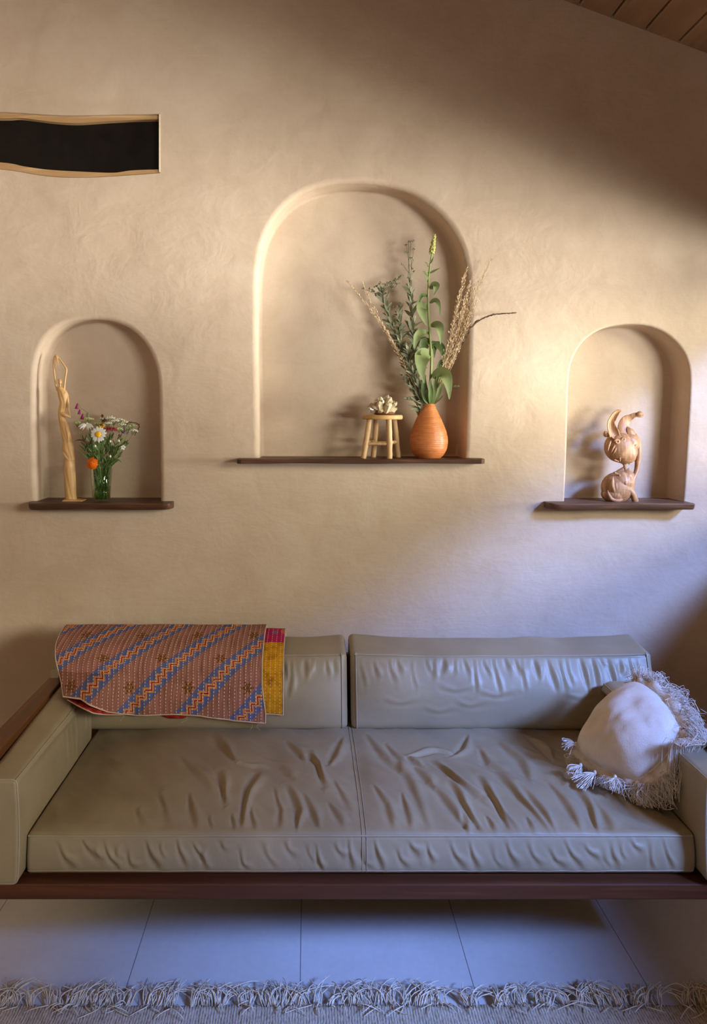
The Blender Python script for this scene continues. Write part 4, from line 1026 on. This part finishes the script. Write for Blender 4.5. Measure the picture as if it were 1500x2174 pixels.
ub = [(163, 898, 6, 'leftmost pale umbel in the glass bouquet, low beside the carved figure', -.02, 'cream_green'), (188, 890, 8, 'pale green umbel just right of the magenta bells in the glass', -.02, 'cream_green'),
 (219, 890, 8, 'pale umbel above the white daisy in the glass', .01, 'cream'), (233, 888, 8, 'highest pale umbel near the middle of the glass bouquet', .012, 'cream'),
 (242, 894, 8, 'pale umbel just right of the highest one in the glass bouquet', -.005, 'cream'), (253, 892, 8, 'pale umbel at the top right shoulder of the glass bouquet', .01, 'cream'),
 (258, 902, 7, 'small pale umbel under the top right shoulder of the glass bouquet', -.015, 'cream'), (253, 911, 6, 'pale umbel right of the dark red yarrow in the glass', -.03, 'cream_green'),
 (278, 904, 8, 'pale umbel near the dark curled seed spike in the glass bouquet', -.01, 'cream_green'), (283, 915, 7, 'rightmost pale umbel in the glass bouquet, tilted outward', -.02, 'cream'),
 (208, 899, 7, 'pale umbel between the magenta bells and the maroon-eyed flower in the glass', .0, 'cream_green'), (264, 897, 7, 'pale umbel left of the curled seed spike in the glass bouquet', .015, 'cream'),
 (229, 899, 7, 'pale umbel directly above the dark red yarrow in the glass', -.008, 'cream'), (271, 913, 7, 'pale umbel just below the curled seed spike in the glass bouquet', .0, 'cream_green')]
for ux, uy, ur, lb, yo, mt in ub:
    d = gthing('umbel_flower', lb, 'flower'); pth = gstem(d, (ux, uy + 5), 0, yo, .0009, leaves=4); c = P(ux, uy, GY + yo)
    m = MB(); b, _ = along(pth, .97)
    for q in range(10):
        a = 2 * PI * q / 10; m.tube([b, c + Vector((math.cos(a) * ur * gk * .8, math.sin(a) * ur * gk * .6, 0))], .0004, 3)
    part('ray', m, M['stem_dark'], d); floret_head(d, c, ur * gk * 1.35, ur * gk * 1.0, .006, 150, .0021, mt)
d = gthing('coneflower', 'dark maroon-eyed flower between the pale umbels at the top of the glass', 'flower'); gstem(d, (222, 900), 0, -.02, .001); floret_head(d, P(222, 894, GY - .022), .0085, .008, .009, 60, .0022, 'brown_fl')
d = gthing('coneflower', 'yellow-brown flower just above the white daisy in the glass', 'flower'); gstem(d, (216, 908), 0, -.03, .001); ray_flower(d, P(216, 905, GY - .034), .013, 10, .006, 'disc', (0, -.8, .6)); floret_head(d, P(216, 903, GY - .036), .005, .005, .005, 24, .002, 'brown_fl')
d = gthing('seed_spike', 'dark seed spike curling over at the right of the glass bouquet', 'seed head'); gstem(d, (266, 902), 0, -.01, .001)
pp = smooth_path([P(266, 902, GY - .01), P(276, 897, GY - .014), (P(288, 898, GY - .016)), P(295, 902, GY - .018), P(293, 912, GY - .02), P(286, 924, GY - .02)], 30); m = MB(); m.tube(pp, .0007, 4)
for q in range(60):
    p, tg = along(pp, q / 60); m.ell(p + Vector((rf.gauss(0, .0014), rf.gauss(0, .001), rf.gauss(0, .0014))), (.0018, .0014, .0018), nu=6, nv=4)
part('seeds', m, M['seed'], d)
for (sx, sy, ht, mt, lb, yo) in ((264, 905, 16, 'mauve', 'dusky mauve flower spike at the right side of the glass bouquet', -.03), (217, 880, 10, 'seed', 'small dark spire topping the middle of the glass bouquet', .01), (186, 876, 14, 'sage', 'grey-green leafy tip right of the magenta bells in the glass', .0)):
    d = gthing('flower_spike', lb, 'flower'); gstem(d, (sx, sy + ht), 0, yo, .0009, leaves=4); m = MB()
    for q in range(40):
        f = q / 40; p = P(sx + rf.gauss(0, 2.2 * (1 - f * .6)), sy + ht * (1 - f), GY + yo + rf.gauss(0, .002)); m.ell(p, (.0018, .0018, .0022), nu=6, nv=4)
    part('florets', m, M[mt], d)
d = gthing('clover', 'small pink flower below the mauve spike in the glass bouquet', 'flower'); gstem(d, (254, 930), 0, -.04, .0009); floret_head(d, P(254, 925, GY - .042), .005, .005, .006, 30, .0019, 'magenta')
for bx, by, lb, yo in ((202, 947, 'white bud below the daisy, above the marigold in the glass', -.045), (234, 937, 'white bud below the dark red yarrow in the glass', -.042), (252, 936, 'white bud right of centre beneath the small pink flower', -.045), (234, 969, 'lowest yellowish bud, just above the rim of the glass', -.04)):
    d = gthing('flower_bud', lb, 'flower bud'); gstem(d, (bx, by + 4), 0, yo, .0009, leaves=4); c = P(bx, by, GY + yo); m = MB(); m.ell(c, (.0042, .0042, .0058), nu=10, nv=7); b_ = part('bud', m, M['cream'], d)
    m = MB(); m.ell(c - Vector((0, 0, .004)), (.0036, .0036, .0034), nu=8, nv=6); part('calyx', m, M['stem_dark'], d)
d = gthing('star_flower', 'small white starry flower at the right side of the glass bouquet', 'flower'); gstem(d, (259, 954), 0, -.04, .0008); ray_flower(d, P(261, 950, GY - .045), .010, 5, .007, 'petal_white', (.2, -1, .2))
for i, (a, b, c, w, lb, mt) in enumerate((((196, 985), (178, 962), (162, 952), .007, 'long dark leaf sprig pointing left above the marigold', 'leaf_dark'), ((190, 945), (172, 928), (158, 937), .006, 'reddish leaf sprig arching left beside the carved figure', 'brown_fl'),
        ((232, 985), (250, 968), (258, 983), .006, 'green leaf sprig drooping right just above the glass rim', 'leaf_dark'), ((236, 975), (252, 936), (270, 944), .007, 'arched green leaf sprig at the right below the mauve spike', 'leaf_dark'))):
    d = gthing('leaf_sprig', lb, 'leaf sprig'); gstem(d, a, 0, -.025, .001, leaves=5); m = MB(); m.leaf(P(*a, GY - .025), P(*b, GY - .035), P(*c, GY - .03), w, (0, -1, .3), .2, 8)
    e = P(a[0] + 6, a[1] - 14, GY - .03); m.leaf(P(*a, GY - .025), P(a[0] + 2, a[1] - 8, GY - .03), e, w * .8, (0, -1, .3), .2, 6); part('leaf', m, M[mt], d)
for q in range(22):
    tx = 216 + (q - 10.5) * 4.0 + rf.uniform(-3, 3); ty = rf.uniform(905, 960)
    d = gthing('leaf_sprig', 'slim green leafy stem filling out the glass bouquet', 'leaf sprig', 'leafy filler stems in the glass'); gstem(d, (tx, ty), rf.uniform(-4, 4), rf.uniform(-.035, .015), .0009, leaves=18)

# ------------------------------------------------------------------ tall carved figure (left niche)
FY = 2.965
def fp(x, y, dy=0): return P(40 + x * .22667, 660 + y * .22669, FY + dy)
fk = .22667 * FY / F
fig = thing('figurine', tuple(fp(515, 1795)), 'tall slender pale wood carving of a robed figure with raised arms on the left shelf', 'carving')
m = MB()
zb = ZL + .0005; zt = fp(0, 1762).z
b0 = [fp(428, 0).x, fp(612, 0).x]; b1 = [fp(437, 0).x, fp(556, 0).x]
rows = []
for z, (xa, xb), d0 in ((zb, b0, .030), (zb + (zt - zb) * .35, b0, .030), (zt, b1, .020)):
    rows.append([(xa, FY - d0, z), (xb, FY - d0, z), (xb, FY + d0, z), (xa, FY + d0, z)])
m.grid(rows, closed_v=True); m.f.append((8, 9, 10, 11)); m.m.append(0); m.f.append((3, 2, 1, 0)); m.m.append(0)
bevel(part('base', m, M['carve_pale'], fig, False), .0015)
edge = [(1765, 434, 545), (1700, 430, 538), (1600, 428, 534), (1500, 422, 530), (1440, 418, 527), (1370, 430, 524), (1320, 410, 520), (1280, 406, 516), (1220, 412, 500), (1150, 398, 484), (1080, 382, 466), (1010, 372, 434), (950, 365, 440), (900, 374, 452), (860, 385, 462), (820, 372, 466), (780, 366, 462), (750, 360, 446), (728, 352, 424), (712, 356, 414)]
E_ = np.array(edge, float)
def loft(ys, la, ra, depth, m, twist=0.0, nseg=28, groove=0.0, gn=5):
    rows = []
    for i, y in enumerate(ys):
        L = float(np.interp(-y, -E_[:, 0], la)); R = float(np.interp(-y, -E_[:, 0], ra)); c = fp((L + R) / 2, y); hw = (R - L) / 2 * fk
        f = i / (len(ys) - 1); row = []
        for j in range(nseg):
            a = 2 * PI * j / nseg; g = 1 - groove * max(0, math.sin(gn * a + twist * f)) ** 3
            row.append(c + Vector((math.cos(a) * hw * g, math.sin(a) * hw * depth * g, 0)))
        rows.append(row)
    k = len(m.v); m.grid(rows, closed_v=True); m.f.append(tuple(k + (len(rows) - 1) * nseg + j for j in range(nseg))); m.m.append(0); m.f.append(tuple(k + j for j in range(nseg))[::-1]); m.m.append(0)
m = MB(); loft(np.linspace(1765, 712, 90), E_[:, 1], E_[:, 2], .85, m, 16, 32, .11, 4)
# hip drape that flares to a point, bust, arms, clasped hands and tilted head
m.tube(smooth_path([fp(395, 960, -.006), fp(430, 975, -.012), fp(465, 990, -.012), fp(490, 1008, -.010)], 12), [.008, .0085, .008, .0075, .007, .0065, .0055, .005, .004, .003, .002, .0008], 10)
m.tube(smooth_path([fp(455, 800, -.004), fp(462, 880, -.008), fp(470, 950, -.010), fp(489, 1004, -.010)], 12), [.004, .005, .0055, .0055, .0055, .005, .0045, .004, .0035, .003, .002, .001], 10)
m.tube(smooth_path([fp(420, 1020, -.004), fp(445, 1100, -.010), fp(465, 1200, -.012), fp(440, 1320, -.012)], 12), [.002, .004, .005, .0055, .006, .006, .006, .0055, .005, .004, .003, .0015], 10)
m.tube(smooth_path([fp(408, 1290, -.004), fp(425, 1340, -.012), fp(470, 1400, -.014), fp(520, 1390, -.008)], 12), [.002, .003, .004, .005, .005, .005, .005, .0045, .004, .003, .002, .001], 10)
for y0 in (1480, 1570, 1670):
    m.tube(smooth_path([fp(432, y0 + 50, -.010), fp(465, y0 + 15, -.0125), fp(497, y0 - 25, -.0115)], 10), [.0008, .0018, .0025, .003, .003, .003, .0026, .002, .0014, .0006], 8)
m.ell(fp(388, 770, -.008), (.0055, .007, .008)); m.ell(fp(432, 775, -.008), (.006, .007, .008))
m.tube(smooth_path([fp(362, 745), fp(347, 690), fp(334, 600), fp(324, 500), fp(330, 440), fp(341, 402)], 20), [.0052, .0048, .0044, .0042, .004, .0038, .0037, .0036, .0036, .0036, .0036, .0036, .0035, .0034, .0032, .003, .0028, .0024, .0018, .0010], 12)
m.tube(smooth_path([fp(420, 742), fp(428, 690), fp(436, 620), fp(446, 560), fp(440, 532)], 16), [.0055, .005, .0045, .0042, .004, .004, .0038, .0037, .0036, .0036, .0036, .0037, .0038, .004, .004, .0036], 12)
m.tube(smooth_path([fp(444, 545), fp(425, 512), fp(390, 460), fp(360, 424), fp(343, 403)], 16), [.0038, .0038, .0036, .0034, .0033, .0032, .0031, .003, .003, .003, .0028, .0026, .0024, .002, .0016, .001], 12)
for q, (xa, ya, xb, yb) in enumerate(((352, 450, 380, 545), (346, 470, 362, 575), (358, 440, 384, 520))):
    m.tube(smooth_path([fp(345, 420, -.002), fp(xa, ya, -.004), fp((xa + xb) / 2 - 4, (ya + yb) / 2, -.004), fp(xb, yb, -.003)], 10), [.002, .0022, .0022, .002, .002, .0018, .0016, .0014, .001, .0005], 8)
m.ell(fp(385, 668, -.002), (.0072, .0078, .0092), Matrix.Rotation(.25, 3, 'Y')); m.ell(fp(382, 648, .001), (.0078, .0078, .0052)); m.tube([fp(386, 690), fp(388, 735)], [.0045, .006], 12)
m.ell(fp(384, 672, -.0095), (.0012, .0016, .0026)); m.tube([fp(376, 684, -.0085), fp(392, 684, -.0085)], .0008, 6)
o = part('figure', m, M['carve_pale'], fig); rm = o.modifiers.new('join', 'REMESH'); rm.mode = 'VOXEL'; rm.voxel_size = .0011; rm.use_smooth_shade = True
sm = o.modifiers.new('soften', 'SMOOTH'); sm.factor = .5; sm.iterations = 3

# ------------------------------------------------------------------ carved abstract sculpture (right niche)
RY_ = 2.965
def rp(x, y, dy=0): return P(1250 + x * .10582, 850 + y * .10580, RY_ + dy)
rk = .10582 * RY_ / F
scu = thing('sculpture', tuple(rp(600, 2045)), 'curvy brown wood carving of two stacked rounded faces with horn-like petals on the right shelf', 'carving')
m = MB()
def RE(x, y, rx, ry, rd, dy=0, rot=0): m.ell(rp(x, y, dy), (rx * rk, rd * rk, ry * rk), Matrix.Rotation(rot, 3, 'Y'), 28, 18)
zr = ZR
RE(565, 1750, 318, 310, 265, 0, .15); RE(640, 1640, 265, 235, 240, -.003); RE(750, 1560, 150, 190, 175, -.003); RE(480, 1880, 232, 165, 245, 0)
RE(620, 940, 312, 310, 270, 0, -.1); RE(690, 1030, 260, 240, 235, -.003); RE(760, 1150, 165, 120, 160, -.002, -.1); RE(780, 850, 215, 215, 210, 0)
m.tube(smooth_path([rp(610, 1150), rp(680, 1230), rp(722, 1310), rp(680, 1395), rp(620, 1490)], 14), [110 * rk, 100 * rk, 84 * rk, 66 * rk, 48 * rk, 34 * rk, 25 * rk, 25 * rk, 34 * rk, 48 * rk, 66 * rk, 84 * rk, 100 * rk, 110 * rk], 14)
for tx, ty0, ty1 in ((735, 1230, 1400), (800, 1235, 1420)): m.tube([rp(tx, ty0, -.012), rp(tx + 4, (ty0 + ty1) / 2 - 30, -.012)], [24 * rk, 5 * rk], 8); m.tube([rp(tx - 8, ty1 + 10, -.012), rp(tx - 4, (ty0 + ty1) / 2 + 25, -.012)], [24 * rk, 5 * rk], 8)
m.tube([rp(710, 1270, -.004), rp(715, 1345, -.004), rp(712, 1420, -.004)], [44 * rk, 20 * rk, 46 * rk], 12)
# the long arm down the right side
m.tube(smooth_path([rp(890, 700), rp(975, 850), rp(985, 1050, -.006), rp(968, 1260, -.008), rp(940, 1430, -.012), rp(870, 1600, -.024), rp(790, 1740, -.030)], 24), [x * rk for x in np.interp(np.linspace(0, 1, 24), [0, .2, .4, .6, .8, 1], [60, 66, 58, 46, 40, 50])], 14, flat=1.2)
# seat, knee, foot and the arch
m.tube(smooth_path([rp(600, 1960, -.026), rp(680, 1860, -.032), rp(780, 1790, -.034), rp(870, 1870, -.030), rp(915, 1990, -.026), rp(920, 2025, -.024)], 18), [x * rk for x in np.linspace(56, 66, 18)], 14)
m.tube(smooth_path([rp(372, 1800, -.036), rp(395, 1900, -.038), rp(450, 1980, -.036), rp(560, 2005, -.034), rp(660, 1985, -.032)], 18), [x * rk for x in np.interp(np.linspace(0, 1, 18), [0, .3, .7, 1], [6, 34, 46, 40])], 12)
for a, b, c in (((478, 1520), (470, 1720), (545, 1960)), ((540, 1580), (545, 1760), (600, 1930)), ((640, 1780), (570, 1900), (520, 1960))):
    m.tube(smooth_path([rp(*a, -.036), rp(*b, -.043), rp(*c, -.036)], 12), [x * rk for x in (5, 16, 24, 30, 33, 34, 34, 32, 28, 22, 14, 6)], 10)
m.tube(smooth_path([rp(690, 1690, -.040), rp(730, 1655, -.046), rp(765, 1620, -.038)], 8), [x * rk for x in (10, 24, 34, 38, 36, 28, 16, 5)], 10); RE(735, 1700, 48, 22, 24, -.043)
for a, b in (((505, 1190), (600, 1230)), ((610, 1150), (625, 1235)), ((600, 1480), (615, 1560)), ((505, 1450), (590, 1480))): m.tube([rp(*a, -.036), rp(*b, -.034)], [20 * rk, 9 * rk], 8)
# ear bud, scrolls and hair strands of the upper face
RE(345, 680, 62, 62, 60, -.018); m.tube(smooth_path([rp(330, 640, -.024), rp(390, 660, -.032), rp(420, 740, -.032)], 8), 22 * rk, 8); RE(325, 650, 34, 38, 30, -.026)
def scroll(cx_, cy_, r, dy, turn=1.6, st=0.0, w=22):
    pts = [rp(cx_ + r * (1 - .75 * i / 26) * math.cos(st + turn * 2 * PI * i / 26), cy_ + r * (1 - .75 * i / 26) * math.sin(st + turn * 2 * PI * i / 26), dy - .004 * i / 26) for i in range(27)]
    m.tube(pts, [w * rk * (1 - .35 * i / 26) for i in range(27)], 9)
scroll(690, 790, 62, -.040, 1.2, PI * .05, 24); scroll(855, 872, 88, -.036, 1.1, PI * .05, 30); scroll(560, 830, 52, -.042, 1.3, PI, 22); RE(850, 880, 58, 50, 34, -.032)
for a, b, c in (((520, 890), (470, 980), (430, 1070)), ((570, 890), (520, 1000), (470, 1090)), ((620, 900), (590, 990), (510, 1090)), ((440, 800), (390, 930), (370, 1050))): m.tube(smooth_path([rp(*a, -.040), rp(*b, -.042), rp(*c, -.034)], 10), [x * rk for x in (6, 14, 18, 20, 20, 19, 17, 14, 9, 4)], 8)
o = part('body', m, M['carve_dark'], scu); rm = o.modifiers.new('join', 'REMESH'); rm.mode = 'VOXEL'; rm.voxel_size = .0011; rm.use_smooth_shade = True
sm = o.modifiers.new('soften', 'SMOOTH'); sm.factor = .5; sm.iterations = 8
# two curling petals: thick cupped ribbons
def petal(center, wid, dys, cup, parent, nm):
    c = smooth_path([rp(x, y, d) for (x, y), d in zip(center, dys)], 40); ws = np.interp(np.linspace(0, 1, 40), np.linspace(0, 1, len(wid)), wid); rows = []
    for i, p in enumerate(c):
        tg = (c[min(39, i + 1)] - c[max(0, i - 1)]).normalized(); sd = tg.cross(Vector((0, -1, .0))).normalized(); nn = sd.cross(tg).normalized(); r = []
        for q in np.linspace(-1, 1, 13): r.append(p + sd * q * ws[i] * rk + nn * (q * q) * cup[min(len(cup) - 1, i * len(cup) // 40)] * ws[i] * rk)
        rows.append(r)
    mm = MB(); mm.grid(rows); o = part(nm, mm, M['carve_dark'], parent); s = o.modifiers.new('thick', 'SOLIDIFY'); s.thickness = .0042; s.offset = 0
    ss = o.modifiers.new('sub', 'SUBSURF'); ss.levels = 1; ss.render_levels = 1
petal([(560, 760), (490, 660), (440, 560), (425, 450), (480, 330), (560, 240), (640, 205)], [70, 100, 92, 72, 66, 50, 12], [-.024, -.022, -.018, -.012, -.008, -.006, -.006], [.55, .6, .7, .8, .6], scu, 'petal')
petal([(720, 740), (690, 640), (690, 520), (740, 400), (830, 340), (930, 290), (1010, 300), (1065, 300)], [70, 110, 110, 95, 62, 44, 40, 36], [-.022, -.016, -.008, -.002, -.004, -.010, -.014, -.014], [-.22, -.18, -.1, .15, .25], scu, 'petal')
m = MB(); m.tube(smooth_path([rp(955, 300, -.012), rp(1000, 268, -.016), rp(1050, 275, -.010), rp(1062, 310, -.002)], 10), [x * rk for x in (14, 34, 44, 48, 48, 46, 42, 36, 28, 14)], 12); part('petal_curl', m, M['carve_dark'], scu)
m = MB(); m.tube(smooth_path([rp(765, 520, -.006), rp(790, 600, -.010), rp(850, 690, -.010), rp(925, 800, -.004)], 14), [x * rk for x in (8, 26, 44, 60, 74, 84, 90, 90, 86, 80, 72, 62, 52, 42)], 14, flat=.8); part('shoulder', m, M['carve_dark'], scu)
